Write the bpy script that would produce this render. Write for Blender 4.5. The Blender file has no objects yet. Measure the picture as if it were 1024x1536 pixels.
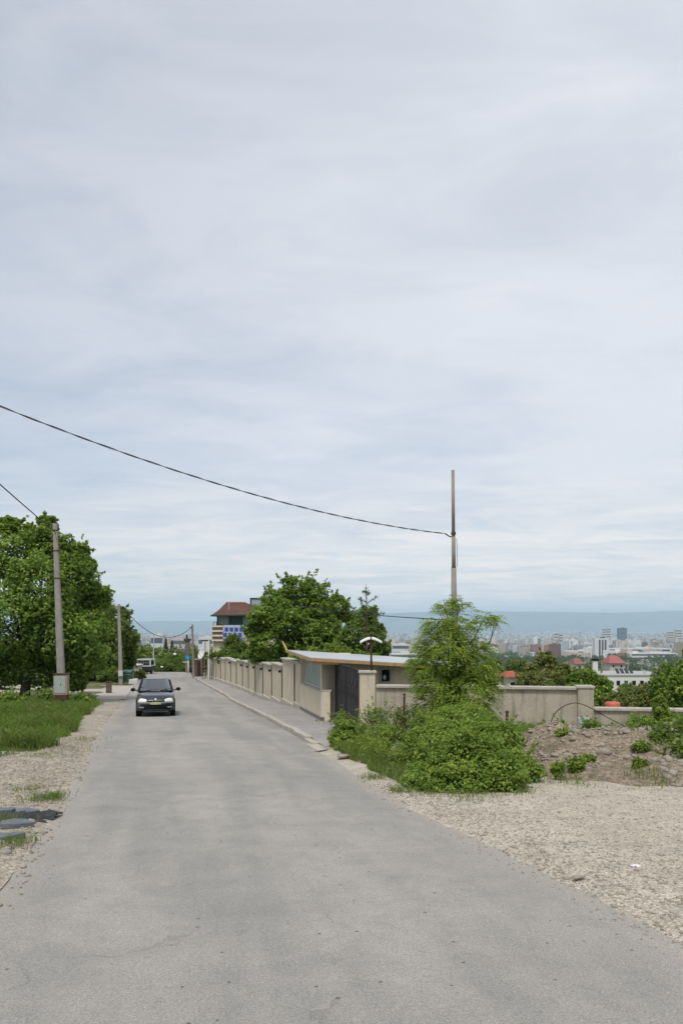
import bpy, math, random
import numpy as np
from mathutils import Vector, noise as mnoise

random.seed(7)
RNG = np.random.default_rng(11)
SC = bpy.context.scene
COL = SC.collection
F, CX, HY = 1150.0, 512.0, 938.0          # focal length, centre column and horizon row of the photograph (pixels)

# ------------------------------------------------------------------ terrain
TY = [-80, 0, 45, 100, 130, 200, 300, 500, 1000, 2000, 4000, 6000, 10000, 20000, 60000]
TZ = [2.9, -1.8, -4.44, -6.09, -9, -19, -30, -45, -64, -88, -124, -152, -172, -182, -186]
def base(y): return np.interp(y, TY, TZ)
LY = [-12, 0, 6.75, 9.6, 17.3, 26.4, 50, 67, 76, 95, 104]
LX = [1.9, -1.25, -3.0, -3.72, -5.8, -8.25, -14.2, -18.2, -20.0, -23.9, -25.8]
RY = [-12, 0, 5.18, 6.5, 8.3, 10.07, 16, 18.4, 29, 50, 72, 83, 95, 104]
RX = [6.2, 3.47, 2.31, 2.0, 1.51, 1.0, -.17, -.67, -2.9, -7.6, -13.4, -16.1, -18.7, -20.6]
WY = [26, 33.4, 56, 70.9, 84]
WX = [0.1, -1.72, -7.35, -11.5, -15.5]
def xl(y): return np.interp(y, LY, LX)
def xr(y): return np.interp(y, RY, RX)
def xw(y): return np.interp(y, WY, WX)
def sm(a, b, x):
    t = np.clip((x - a) / (b - a), 0, 1); return t * t * (3 - 2 * t)
def n2(x, y, s, seed=0.0): return mnoise.noise(Vector((x * s + seed, y * s - seed * .7, seed * .31)))
def drop(x, y): return 9.0 * float(sm(-1.5, 6, x) * sm(24, 62, y) * (1 - sm(280, 600, y))) if y > 24 else 0.0
def gz(x, y):
    """height of the bare ground"""
    z = float(base(y)) - drop(x, y)
    if -14 < y < 125:
        inside = min(x - float(xl(y)), float(xr(y)) - x)
        off = float(sm(0.1, 2.5, -inside))
        z -= 0.05 if inside > -0.4 else 0.05 * (1 - off)
        if x < float(xl(y)): z += off * 0.10 * n2(x, y, .35) + .05 * off
    return z
def G(px, py):
    """ground point seen at a pixel (near slope)"""
    Y = 2070.0 / (py - 1005.5)
    if Y > 45: Y = (4.44 - 1.35) * F / (py - HY - .03 * F)
    return ((px - CX) * Y / F, Y, float(base(Y)))
def P(px, py, Y): return ((px - CX) * Y / F, Y, (HY - py) * Y / F)

# ------------------------------------------------------------------ helpers
ORG = {}
def tag(o, label=None, cat=None, group=None, kind=None):
    if label: o['label'] = label
    if cat: o['category'] = cat
    if group: o['group'] = group
    if kind: o['kind'] = kind
    return o
def empty(name, loc, label, cat, group=None):
    o = bpy.data.objects.new(name, None); COL.objects.link(o)
    o.location = loc; o.empty_display_size = .2; ORG[o.name] = Vector(loc)
    return tag(o, label, cat, group)
def link(name, me, mat, parent=None, origin=None):
    o = bpy.data.objects.new(name, me); COL.objects.link(o)
    if mat is not None:
        for m in (mat if isinstance(mat, (list, tuple)) else [mat]): me.materials.append(m)
    if parent is not None:
        o.parent = parent; org = ORG[parent.name]
    else:
        org = Vector(origin) if origin is not None else Vector((0, 0, 0))
        o.location = org
    ORG[o.name] = org
    if org.length > 0:
        n = len(me.vertices); co = np.empty(n * 3, np.float32); me.vertices.foreach_get('co', co)
        co = co.reshape(-1, 3) - np.array(org, np.float32); me.vertices.foreach_set('co', co.ravel()); me.update()
    return o
class MB:
    def __init__(s): s.v = []; s.f = []
    def add(s, vs, fs):
        k = len(s.v); s.v += [tuple(map(float, v)) for v in vs]; s.f += [tuple(i + k for i in f) for f in fs]; return s
    def box(s, c, d, rz=0, rx=0, ry=0, taper=1.0):
        ca, sa = math.cos(rz), math.sin(rz); vs = []
        for dz in (-.5, .5):
            t = taper if dz > 0 else 1
            for dx, dy in ((-.5, -.5), (.5, -.5), (.5, .5), (-.5, .5)):
                x, y, z = dx * d[0] * t, dy * d[1] * t, dz * d[2]
                y, z = y * math.cos(rx) - z * math.sin(rx), y * math.sin(rx) + z * math.cos(rx)
                x, z = x * math.cos(ry) + z * math.sin(ry), -x * math.sin(ry) + z * math.cos(ry)
                vs.append((c[0] + x * ca - y * sa, c[1] + x * sa + y * ca, c[2] + z))
        return s.add(vs, [(3, 2, 1, 0), (4, 5, 6, 7), (0, 1, 5, 4), (1, 2, 6, 5), (2, 3, 7, 6), (3, 0, 4, 7)])
    def prism(s, poly, z0, z1):
        """poly ccw; z0/z1 numbers or lists"""
        n = len(poly)
        a = z0 if isinstance(z0, (list, tuple)) else [z0] * n
        b = z1 if isinstance(z1, (list, tuple)) else [z1] * n
        vs = [(p[0], p[1], a[i]) for i, p in enumerate(poly)] + [(p[0], p[1], b[i]) for i, p in enumerate(poly)]
        fs = [tuple(range(n - 1, -1, -1)), tuple(range(n, 2 * n))] + [(i, (i + 1) % n, n + (i + 1) % n, n + i) for i in range(n)]
        return s.add(vs, fs)
    def tube(s, path, rad, seg=8, caps=True):
        path = [Vector(p) for p in path]; n = len(path)
        if not isinstance(rad, (list, tuple)): rad = [rad] * n
        vs = []; fs = []; up = Vector((0, 0, 1))
        prev = None
        for i, p in enumerate(path):
            t = (path[min(i + 1, n - 1)] - path[max(i - 1, 0)])
            t = t.normalized() if t.length > 1e-9 else Vector((0, 0, 1))
            if prev is None:
                a = up if abs(t.z) < .95 else Vector((1, 0, 0))
                u = t.cross(a).normalized()
            else:
                u = (prev - t * prev.dot(t)); u = u.normalized() if u.length > 1e-6 else t.cross(Vector((1, .3, .2))).normalized()
            prev = u; w = t.cross(u)
            for k in range(seg):
                a = 2 * math.pi * k / seg
                vs.append(p + (u * math.cos(a) + w * math.sin(a)) * rad[i])
        for i in range(n - 1):
            for k in range(seg):
                k2 = (k + 1) % seg
                fs.append((i * seg + k, i * seg + k2, (i + 1) * seg + k2, (i + 1) * seg + k))
        if caps: fs += [tuple(range(seg - 1, -1, -1)), tuple(range((n - 1) * seg, n * seg))]
        return s.add(vs, fs)
    def lathe(s, prof, c, axis='z', seg=20, closed=True):
        vs = []; fs = []; n = len(prof)
        for r, h in prof:
            for k in range(seg):
                a = 2 * math.pi * k / seg; p = (r * math.cos(a), r * math.sin(a), h)
                if axis == 'x': p = (p[2], p[0], p[1])
                if axis == 'y': p = (p[1], p[2], p[0])
                vs.append((c[0] + p[0], c[1] + p[1], c[2] + p[2]))
        for i in range(n - 1):
            for k in range(seg):
                k2 = (k + 1) % seg; fs.append((i * seg + k, i * seg + k2, (i + 1) * seg + k2, (i + 1) * seg + k))
        if closed: fs += [tuple(range(seg - 1, -1, -1)), tuple(range((n - 1) * seg, n * seg))]
        return s.add(vs, fs)
    def bar(s, a, b, w, h=None):
        a, b = Vector(a), Vector(b); h = h or w
        t = (b - a).normalized(); up = Vector((0, 0, 1)) if abs(t.z) < .9 else Vector((0, 1, 0))
        u = t.cross(up).normalized() * w / 2; v = u.cross(t).normalized() * h / 2
        vs = [a - u - v, a + u - v, a + u + v, a - u + v, b - u - v, b + u - v, b + u + v, b - u + v]
        return s.add(vs, [(3, 2, 1, 0), (4, 5, 6, 7), (0, 1, 5, 4), (1, 2, 6, 5), (2, 3, 7, 6), (3, 0, 4, 7)])
    def build(s, name, mat, parent=None, origin=None, smooth=False, bevel=0):
        me = bpy.data.meshes.new(name); me.from_pydata(s.v, [], s.f); me.update()
        if smooth: me.polygons.foreach_set('use_smooth', [True] * len(me.polygons))
        o = link(name, me, mat, parent, origin)
        if bevel:
            b = o.modifiers.new('edge', 'BEVEL'); b.width = bevel; b.segments = 2; b.limit_method = 'ANGLE'; b.angle_limit = .6
        return o
def np_mesh(name, verts, faces, tint=None, uv=None, smooth=False):
    """verts (N,3), faces (M,k) -> mesh with an optional per-vertex colour 'tint'"""
    me = bpy.data.meshes.new(name); n, (m, k) = len(verts), faces.shape
    me.vertices.add(n); me.vertices.foreach_set('co', np.asarray(verts, np.float32).ravel())
    me.loops.add(m * k); me.polygons.add(m)
    me.loops.foreach_set('vertex_index', np.asarray(faces, np.int32).ravel())
    me.polygons.foreach_set('loop_start', np.arange(0, m * k, k, dtype=np.int32))
    me.polygons.foreach_set('loop_total', np.full(m, k, np.int32))
    if smooth: me.polygons.foreach_set('use_smooth', np.ones(m, bool))
    me.update(calc_edges=True)
    if tint is not None:
        a = me.attributes.new('tint', 'FLOAT_COLOR', 'POINT')
        c = np.ones((n, 4), np.float32)
        t = np.asarray(tint, np.float32)
        if t.ndim == 1: c[:, :3] = t[:, None]
        else: c[:, :3] = t
        a.data.foreach_set('color', c.ravel())
    if uv is not None:
        l = me.uv_layers.new(name='UVMap'); l.data.foreach_set('uv', np.asarray(uv, np.float32).ravel())
    me.validate(); return me

# ------------------------------------------------------------------ materials
MATS = {}
class NT:
    def __init__(s, name):
        s.m = bpy.data.materials.new(name); s.m.use_nodes = True; s.t = s.m.node_tree; s.t.nodes.clear()
        s.out = s.n('ShaderNodeOutputMaterial')
    def n(s, typ, **kw):
        nd = s.t.nodes.new(typ)
        for k, v in kw.items():
            if k.startswith('_'): setattr(nd, k[1:], v)
            else:
                key = k.replace('__', ' ')
                nd.inputs[int(key[1:]) if key[0] == 'i' and key[1:].isdigit() else key].default_value = v
        return nd
    def l(s, a, b): s.t.links.new(a, b)
    def pos(s, obj=False):
        if obj: return s.n('ShaderNodeTexCoord').outputs['Object']
        return s.n('ShaderNodeNewGeometry').outputs['Position']
    def noise(s, vec, scale, detail=4, rough=.55, dist=0):
        nd = s.n('ShaderNodeTexNoise', Scale=scale, Detail=detail, Roughness=rough, Distortion=dist); s.l(vec, nd.inputs['Vector']); return nd.outputs['Fac']
    def ramp(s, fac, stops):
        nd = s.n('ShaderNodeValToRGB'); e = nd.color_ramp.elements
        while len(e) < len(stops): e.new(.5)
        for i, (p, c) in enumerate(stops):
            e[i].position = p; e[i].color = (c, c, c, 1) if isinstance(c, (int, float)) else (*c, 1)
        s.l(fac, nd.inputs[0]); return nd.outputs[0]
    def mix(s, fac, a, b, mode='MIX'):
        nd = s.n('ShaderNodeMix', _data_type='RGBA', _blend_type=mode)
        for v, i in ((fac, 0), (a, 6), (b, 7)):
            if isinstance(v, (int, float)): nd.inputs[i].default_value = v if i == 0 else (v, v, v, 1)
            elif isinstance(v, tuple): nd.inputs[i].default_value = (*v, 1) if len(v) == 3 else v
            else: s.l(v, nd.inputs[i])
        return nd.outputs[2]
    def math(s, op, a, b=0.0, c=None):
        nd = s.n('ShaderNodeMath', _operation=op)
        for v, i in ((a, 0), (b, 1)) + (((c, 2),) if c is not None else ()):
            if isinstance(v, (int, float)): nd.inputs[i].default_value = v
            else: s.l(v, nd.inputs[i])
        return nd.outputs[0]
    def finish(s, color, rough=.8, spec=.3, metal=0, bump=None, bs=.3, bd=.01, **kw):
        p = s.n('ShaderNodeBsdfPrincipled')
        for nm, v in (('Base Color', color), ('Roughness', rough), ('Specular IOR Level', spec), ('Metallic', metal)):
            if isinstance(v, (int, float)): p.inputs[nm].default_value = v
            elif isinstance(v, tuple): p.inputs[nm].default_value = (*v, 1)
            else: s.l(v, p.inputs[nm])
        for k, v in kw.items(): p.inputs[k.replace('_', ' ')].default_value = v
        if bump is not None:
            b = s.n('ShaderNodeBump', Strength=bs, Distance=bd); s.l(bump, b.inputs['Height']); s.l(b.outputs[0], p.inputs['Normal'])
        s.l(p.outputs[0], s.out.inputs['Surface']); return s.m
def pm(name, c1, c2=None, scale=3, rough=.85, spec=.25, bump=.25, bd=.01, metal=0, obj=True, stain=None, streak=None, **kw):
    """two-tone weathered material with a fine grain"""
    t = NT(name); v = t.pos(obj)
    c2 = c2 or tuple(x * .8 for x in c1)
    a = t.noise(v, scale, 6, .6, .3); g = t.noise(v, scale * 14, 3)
    col = t.mix(t.ramp(a, [(.32, 0), (.68, 1)]), c1, c2)
    col = t.mix(.35, col, t.ramp(g, [(.3, .35), (.7, .65)]), 'OVERLAY')
    if stain:
        s = t.ramp(t.noise(v, stain[1], 5, .7, 1.0), [(stain[2], 0), (stain[2] + .12, 1)])
        col = t.mix(s, col, stain[0])
    if streak:
        mp = t.n('ShaderNodeMapping'); mp.inputs['Scale'].default_value = (5, 5, .45); t.l(t.pos(False), mp.inputs[0])
        s = t.ramp(t.noise(mp.outputs[0], 1.0, 5, .65), [(streak[1], 0), (streak[1] + .16, streak[2])]); col = t.mix(s, col, streak[0])
    return t.finish(col, rough, spec, metal, g, bump, bd, **kw)

def leaf_mat(name, dark, mid, light, trans=.35, rough=.55, spec=.3):
    t = NT(name)
    a = t.n('ShaderNodeAttribute', _attribute_name='tint').outputs['Fac']
    col = t.ramp(a, [(0, tuple(q * 1.35 for q in dark)), (.5, tuple(q * 1.08 for q in mid)), (1, tuple(q * 1.2 for q in light))])
    p = t.n('ShaderNodeBsdfPrincipled', Roughness=rough); p.inputs['Specular IOR Level'].default_value = spec
    t.l(col, p.inputs['Base Color'])
    tr = t.n('ShaderNodeBsdfTranslucent'); t.l(t.mix(.6, col, (.22, .32, .06), 'MIX'), tr.inputs['Color'])
    mx = t.n('ShaderNodeMixShader'); mx.inputs[0].default_value = min(.55, trans + .12)
    t.l(p.outputs[0], mx.inputs[1]); t.l(tr.outputs[0], mx.inputs[2]); t.l(mx.outputs[0], t.out.inputs['Surface'])
    return t.m

M = {}
M['leaf_walnut'] = leaf_mat('walnut leaves', (0.0615, 0.1184, 0.0223), (0.1596, 0.2684, 0.0400), (0.3529, 0.4551, 0.0780))
M['leaf_plum'] = leaf_mat('plum leaves', (0.0615, 0.1024, 0.0223), (0.1381, 0.2162, 0.0380), (0.2608, 0.3412, 0.0623))
M['leaf_locust'] = leaf_mat('locust leaves', (0.1034, 0.1726, 0.0235), (0.2212, 0.3148, 0.0421), (0.4427, 0.5078, 0.0821), .4)
M['leaf_bramble'] = leaf_mat('bramble leaves', (0.0858, 0.1502, 0.0268), (0.1903, 0.2912, 0.0446), (0.3683, 0.4551, 0.0780))
M['leaf_far'] = leaf_mat('far leaves', (0.0615, 0.1024, 0.0268), (0.1318, 0.1867, 0.0400), (0.2393, 0.2844, 0.0623), .25)
M['leaf_conifer'] = leaf_mat('conifer needles', (0.0354, 0.0569, 0.0376), (0.0650, 0.0975, 0.0517), (0.1181, 0.1524, 0.0704), .15)
M['leaf_autumn'] = leaf_mat('mixed leaves', (0.0852, 0.1205, 0.0356), (0.1782, 0.2094, 0.0568), (0.3254, 0.2791, 0.0972)) #(0.0952, 0.1121, 0.0260), (0.1904, 0.1761, 0.0362), (0.3428, 0.2241, 0.0580))
M['grass'] = leaf_mat('grass blades', (.06, .12, .014), (.14, .24, .03), (.27, .34, .09), .4)
M['dry_grass'] = leaf_mat('dry grass blades', (.07, .12, .02), (.13, .19, .035), (.28, .27, .10), .4)
M['grass_mix'] = leaf_mat('mixed verge grass', (.055, .10, .015), (.12, .18, .03), (.26, .27, .09), .4)
M['bark'] = pm('bark', (.10, .08, .06), (.05, .042, .034), 6, .95, .1, .8, .03)
M['twig'] = pm('twig', (.12, .09, .06), (.07, .05, .04), 6, .95, .1, .4, .01)
M['concrete_pole'] = pm('weathered pole concrete', (.34, .32, .285), (.24, .225, .20), 2.5, .95, .1, .4, .01, stain=((.12, .11, .10), 5, .64))
M['wood_pole'] = pm('weathered pole wood', (.30, .275, .235), (.22, .20, .17), 3, .95, .1, .4, .01)
M['rust_box'] = pm('rusty painted steel', (.36, .31, .24), (.30, .23, .16), 3, .7, .3, .2, .004, stain=((.20, .09, .04), 4, .55))
M['rust'] = pm('rust', (.105, .06, .042), (.065, .04, .03), 12, .9, .1, .5, .004)
M['door_grey'] = pm('faded grey green paint', (.37, .41, .36), (.30, .34, .30), 4, .6, .3, .2, .004, stain=((.26, .13, .06), 5, .66))
M['stucco'] = pm('warm stucco', (.585, .52, .40), (.50, .44, .335), 1.2, .95, .1, .5, .008, stain=((.33, .29, .225), 1.6, .66), streak=((.27, .24, .19), .54, .6))
M['cream'] = pm('cream stucco', (.68, .61, .455), (.60, .53, .395), 1.1, .95, .1, .4, .006, stain=((.38, .33, .25), 1.3, .70), streak=((.34, .30, .23), .56, .5))
M['oldwall'] = pm('old grey stucco', (.46, .415, .33), (.35, .315, .255), 1.4, .95, .1, .6, .01, stain=((.20, .18, .15), 1.1, .62), streak=((.17, .155, .13), .50, .7))
M['coping'] = pm('coping concrete', (.48, .45, .39), (.36, .335, .29), 3, .95, .1, .5, .01, stain=((.14, .13, .11), 3, .62))
M['joint'] = pm('dark joint', (.085, .078, .07), (.06, .055, .05), 5, .95, .1, .2)
M['plinth'] = pm('grey plinth', (.24, .24, .235), (.18, .18, .175), 4, .9, .1, .4)
M['roof_sheet'] = pm('pale sheet roofing', (.48, .50, .51), (.40, .42, .43), 1.3, .45, .4, .1, .004)
M['fascia'] = pm('varnished pine board', (.46, .30, .155), (.35, .215, .11), 4, .6, .3, .3, .004, stain=((.18, .08, .04), 3, .62))
M['iron'] = pm('black gate paint', (.018, .018, .02), (.03, .03, .03), 6, .55, .4, .2, .003)
M['iron_sheet'] = pm('dark gate sheet', (.10, .10, .10), (.14, .135, .13), 3, .6, .3, .1, .003)
M['glass'] = NT('window glass').finish((.27, .36, .335), .22, .5)
M['glass_green'] = NT('tinted glass').finish((.07, .12, .11), .06, .7)
M['curtain'] = pm('pale green curtain', (.32, .40, .36), (.22, .29, .26), 6, .9, .1, .2)
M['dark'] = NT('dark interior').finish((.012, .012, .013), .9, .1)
M['white_paint'] = pm('white paint', (.74, .73, .70), (.64, .63, .60), 3, .5, .4, .1, .003)
M['dirty_white'] = pm('dirty white', (.62, .60, .56), (.48, .47, .44), 4, .7, .3, .2, .004)
M['greenframe'] = pm('dark green frame paint', (.025, .06, .05), (.018, .045, .04), 4, .5, .4, .1)
M['roof_tile'] = None
M['brick'] = None
M['bluebox'] = pm('pale blue steel box', (.42, .47, .53), (.34, .38, .43), 5, .6, .3, .2, .004)
M['red_plastic'] = pm('faded red plastic', (.52, .12, .07), (.44, .10, .06), 5, .5, .4, .1)
M['tarp'] = pm('blue grey plastic sheet', (.055, .085, .10), (.035, .055, .065), 9, .5, .4, .4, .01)
M['slate'] = pm('blue grey slate', (.165, .18, .195), (.11, .125, .14), 5, .8, .2, .6, .01)
M['stone'] = pm('pale rubble stone', (.36, .32, .26), (.24, .21, .18), 6, .95, .1, .7, .01)
M['cable'] = NT('black cable').finish((.018, .018, .02), .6, .3)
M['cable_grey'] = NT('grey cable').finish((.20, .20, .205), .6, .3)
M['binlid'] = pm('faded teal paint', (.10, .20, .17), (.06, .13, .11), 4, .6, .3, .2)
M['terracotta'] = pm('terracotta', (.42, .15, .085), (.32, .11, .065), 4, .9, .1, .3)

def tile_mat(name, c1, c2, sx, sy):
    t = NT(name); v = t.pos(True)
    w = t.n('ShaderNodeTexBrick', Scale=1.0, Mortar__Size=.015, Bias=0.0, Brick__Width=sx, Row__Height=sy)
    w.inputs['Color1'].default_value = (*c1, 1); w.inputs['Color2'].default_value = (*c2, 1); w.inputs['Mortar'].default_value = (*[x * .35 for x in c1], 1)
    mp = t.n('ShaderNodeCombineXYZ'); sp = t.n('ShaderNodeSeparateXYZ'); t.l(v, sp.inputs[0])
    t.l(t.math('ADD', sp.outputs[0], sp.outputs[1]), mp.inputs[0]); t.l(t.math('ADD', sp.outputs[2], t.math('MULTIPLY', sp.outputs[1], .35)), mp.inputs[1])
    t.l(mp.outputs[0], w.inputs['Vector'])
    n = t.noise(v, 1.2, 5)
    col = t.mix(t.ramp(n, [(.4, 0), (.7, .7)]), w.outputs['Color'], tuple(x * .55 for x in c2))
    return t.finish(col, .85, .2, 0, w.outputs['Fac'], -.4, .02)
M['roof_tile'] = tile_mat('brown roof tiles', (.155, .078, .058), (.12, .064, .05), .28, .22)
M['red_tile'] = tile_mat('red roof tiles', (.46, .13, .08), (.38, .11, .07), .35, .3)
M['brick'] = tile_mat('brown brick', (.22, .16, .125), (.18, .125, .10), .25, .08)

# asphalt: grey with dust towards its edges, wheel tracks, cracks, stains and aggregate
def asphalt():
    t = NT('worn asphalt'); v = t.pos()
    sp_ = t.n('ShaderNodeSeparateColor'); t.l(t.n('ShaderNodeAttribute', _attribute_name='tint').outputs['Color'], sp_.inputs[0]); at = sp_.outputs[0]     # 0 in the middle .. 1 at the edges
    big = t.noise(v, .35, 5, .6, .6); mid = t.noise(v, 2.2, 5, .65, .3); fine = t.noise(v, 85, 4, .75)
    vo = t.n('ShaderNodeTexVoronoi', Scale=140.0); t.l(v, vo.inputs['Vector'])
    col = t.mix(t.ramp(big, [(.34, 0), (.66, 1)]), (.290, .275, .248), (.345, .325, .292))
    col = t.mix(t.ramp(mid, [(.40, 0), (.72, .55)]), col, (.205, .200, .190))
    dust = t.math('ADD', at, t.math('MULTIPLY', t.math('SUBTRACT', mid, .5), .9))
    col = t.mix(t.ramp(dust, [(.42, 0), (.95, .8)]), col, (.40, .345, .27))
    py = t.n('ShaderNodeSeparateXYZ'); t.l(v, py.inputs[0]); uv = t.n('ShaderNodeCombineXYZ'); t.l(t.math('MULTIPLY', sp_.outputs[1], 5.5), uv.inputs[0]); t.l(t.math('MULTIPLY', py.outputs[1], .11), uv.inputs[1])
    lane = t.noise(uv.outputs[0], 1.0, 4, .55, .4)
    col = t.mix(t.ramp(lane, [(.40, .34), (.52, 0)]), col, (.205, .200, .190)); col = t.mix(t.ramp(lane, [(.50, 0), (.68, .45)]), col, (.355, .332, .295))
    pat = t.n('ShaderNodeTexVoronoi', Scale=.33, Randomness=.9); pw = t.n('ShaderNodeVectorMath', _operation='ADD'); t.l(v, pw.inputs[0]); t.l(ns_ := t.n('ShaderNodeTexNoise', Scale=.9).outputs['Color'], pw.inputs[1]); t.l(pw.outputs[0], pat.inputs['Vector'])
    pc = t.n('ShaderNodeSeparateColor'); t.l(pat.outputs['Color'], pc.inputs[0]); col = t.mix(t.ramp(pc.outputs[0], [(.78, 0), (.80, .12)]), col, (.22, .215, .205))
    col = t.mix(.66, col, t.ramp(fine, [(.30, .24), (.70, .76)]), 'OVERLAY')
    col = t.mix(.34, col, t.ramp(vo.outputs['Color'], [(.1, .30), (.9, .70)]), 'OVERLAY')
    # dark chips
    v2 = t.n('ShaderNodeTexVoronoi', Scale=8.0); t.l(v, v2.inputs['Vector'])
    pick = t.n('ShaderNodeSeparateColor'); t.l(v2.outputs['Color'], pick.inputs[0])
    chip = t.math('MULTIPLY', t.math('LESS_THAN', v2.outputs['Distance'], .11), t.math('GREATER_THAN', pick.outputs[0], .76))
    col = t.mix(t.math('MULTIPLY', chip, .75), col, (.07, .066, .06))
    # cracks
    wv = t.n('ShaderNodeVectorMath', _operation='ADD'); ns = t.n('ShaderNodeTexNoise', Scale=1.3, Detail=5.0); t.l(v, ns.inputs['Vector'])
    sc = t.n('ShaderNodeVectorMath', _operation='SCALE'); sc.inputs['Scale'].default_value = 1.1
    t.l(ns.outputs['Color'], sc.inputs[0]); t.l(v, wv.inputs[0]); t.l(sc.outputs[0], wv.inputs[1])
    v3 = t.n('ShaderNodeTexVoronoi', _feature='DISTANCE_TO_EDGE', Scale=.42); t.l(wv.outputs[0], v3.inputs['Vector'])
    cr = t.math('MULTIPLY', t.math('LESS_THAN', v3.outputs['Distance'], .0045), t.ramp(t.noise(v, .8, 3), [(.52, 0), (.60, 1)]))
    col = t.mix(t.math('MULTIPLY', cr, .20), col, (.085, .08, .075))
    # damp / oil stains
    st = t.ramp(t.noise(v, .75, 4, .5, 1.2), [(.70, 0), (.77, .4)])
    col = t.mix(st, col, (.155, .152, .148))
    h = t.math('ADD', t.math('MULTIPLY', fine, .6), t.math('MULTIPLY', vo.outputs['Distance'], .7))
    return t.finish(col, .9, .2, 0, h, .28, .006)
M['asphalt'] = asphalt()
def gravel(name, c1, c2, c3, s1=38, tracks=True):
    t = NT(name); v = t.pos()
    vo = t.n('ShaderNodeTexVoronoi', Scale=float(s1)); t.l(v, vo.inputs['Vector'])
    v2 = t.n('ShaderNodeTexVoronoi', Scale=s1 * 2.6); t.l(v, v2.inputs['Vector'])
    big = t.noise(v, .5, 5, .6, .7); mid = t.noise(v, 3.0, 5, .65)
    col = t.mix(t.ramp(big, [(.36, 0), (.64, 1)]), c1, c2)
    col = t.mix(t.ramp(mid, [(.46, 0), (.70, .75)]), col, c3)
    g = t.n('ShaderNodeSeparateColor'); t.l(vo.outputs['Color'], g.inputs[0])
    g2 = t.n('ShaderNodeSeparateColor'); t.l(v2.outputs['Color'], g2.inputs[0])
    col = t.mix(.55, col, t.ramp(g.outputs[0], [(0, .22), (.5, .5), (1, .82)]), 'OVERLAY')
    col = t.mix(.45, col, t.ramp(g2.outputs[1], [(0, .25), (1, .75)]), 'OVERLAY')
    h = t.math('ADD', t.math('MULTIPLY', vo.outputs['Distance'], -1.0), t.math('MULTIPLY', mid, .6))
    return t.finish(col, .95, .1, 0, h, .5, .015)
M['gravel'] = gravel('beige gravel', (.40, .352, .285), (.465, .415, .345), (.31, .28, .235), 58)
M['verge'] = gravel('verge gravel', (.325, .283, .225), (.385, .338, .275), (.20, .182, .155), 34)
M['rubble'] = gravel('rubble soil', (.195, .155, .112), (.25, .202, .148), (.105, .085, .064), 18)
M['footway'] = gravel('dusty footway', (.305, .288, .272), (.35, .328, .305), (.25, .24, .232), 70)
M['drive'] = pm('pale concrete drive', (.44, .40, .35), (.37, .34, .30), .8, .95, .1, .3, obj=False)
M['kerb'] = pm('kerb concrete', (.46, .42, .355), (.36, .33, .28), 2.2, .95, .1, .5, .01, obj=False, stain=((.24, .21, .17), 2, .62))
def ground_mat():
    t = NT('hillside ground'); v = t.pos()
    sp = t.n('ShaderNodeSeparateXYZ'); t.l(v, sp.inputs[0])
    a = t.noise(v, .35, 6, .6); b = t.noise(v, 3, 5, .6)
    near = t.mix(t.ramp(a, [(.40, 0), (.58, 1)]), (.20, .165, .115), (.085, .115, .03))
    near = t.mix(t.ramp(b, [(.42, 0), (.7, .7)]), near, (.06, .075, .025))
    f1 = t.noise(v, .0045, 7, .65); f2 = t.noise(v, .018, 5, .6)
    far = t.mix(t.ramp(f1, [(.44, 0), (.58, 1)]), (.045, .072, .028), (.19, .185, .15))
    far = t.mix(t.ramp(f2, [(.50, 0), (.62, .8)]), far, (.30, .29, .27))
    k = t.n('ShaderNodeMapRange'); k.inputs['From Min'].default_value = 500; k.inputs['From Max'].default_value = 1600
    t.l(sp.outputs[1], k.inputs['Value'])
    col = t.mix(k.outputs[0], near, far)
    return t.finish(col, .95, .1, 0, b, .5, .03)
M['ground'] = ground_mat()
def mountain_mat():
    t = NT('mountain slopes'); v = t.pos()
    col = t.mix(t.ramp(t.noise(v, .0012, 6, .6), [(.4, 0), (.6, 1)]), (.08, .11, .085), (.16, .17, .14))
    return t.finish(col, .95, .1)
M['mountain'] = mountain_mat()
def city_mat():
    t = NT('city walls')
    c = t.n('ShaderNodeAttribute', _attribute_name='tint').outputs['Color']
    uv = t.n('ShaderNodeUVMap').outputs[0]; sp = t.n('ShaderNodeSeparateXYZ'); t.l(uv, sp.inputs[0])
    fu = t.math('FRACT', t.math('DIVIDE', sp.outputs[0], 3.6)); fv = t.math('FRACT', t.math('DIVIDE', sp.outputs[1], 3.1))
    wu = t.math('MULTIPLY', t.math('GREATER_THAN', fu, .28), t.math('LESS_THAN', fu, .82))
    wv = t.math('MULTIPLY', t.math('GREATER_THAN', fv, .34), t.math('LESS_THAN', fv, .80))
    ok = t.math('GREATER_THAN', sp.outputs[1], .4)
    w = t.math('MULTIPLY', t.math('MULTIPLY', wu, wv), ok)
    col = t.mix(t.math('MULTIPLY', w, .85), c, (.055, .065, .08))
    return t.finish(col, .8, .2)
M['city'] = city_mat()
def sides(name, c, rough=.85, **k): return pm(name, c, None, k.pop('scale', 2), rough, **k)

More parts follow.
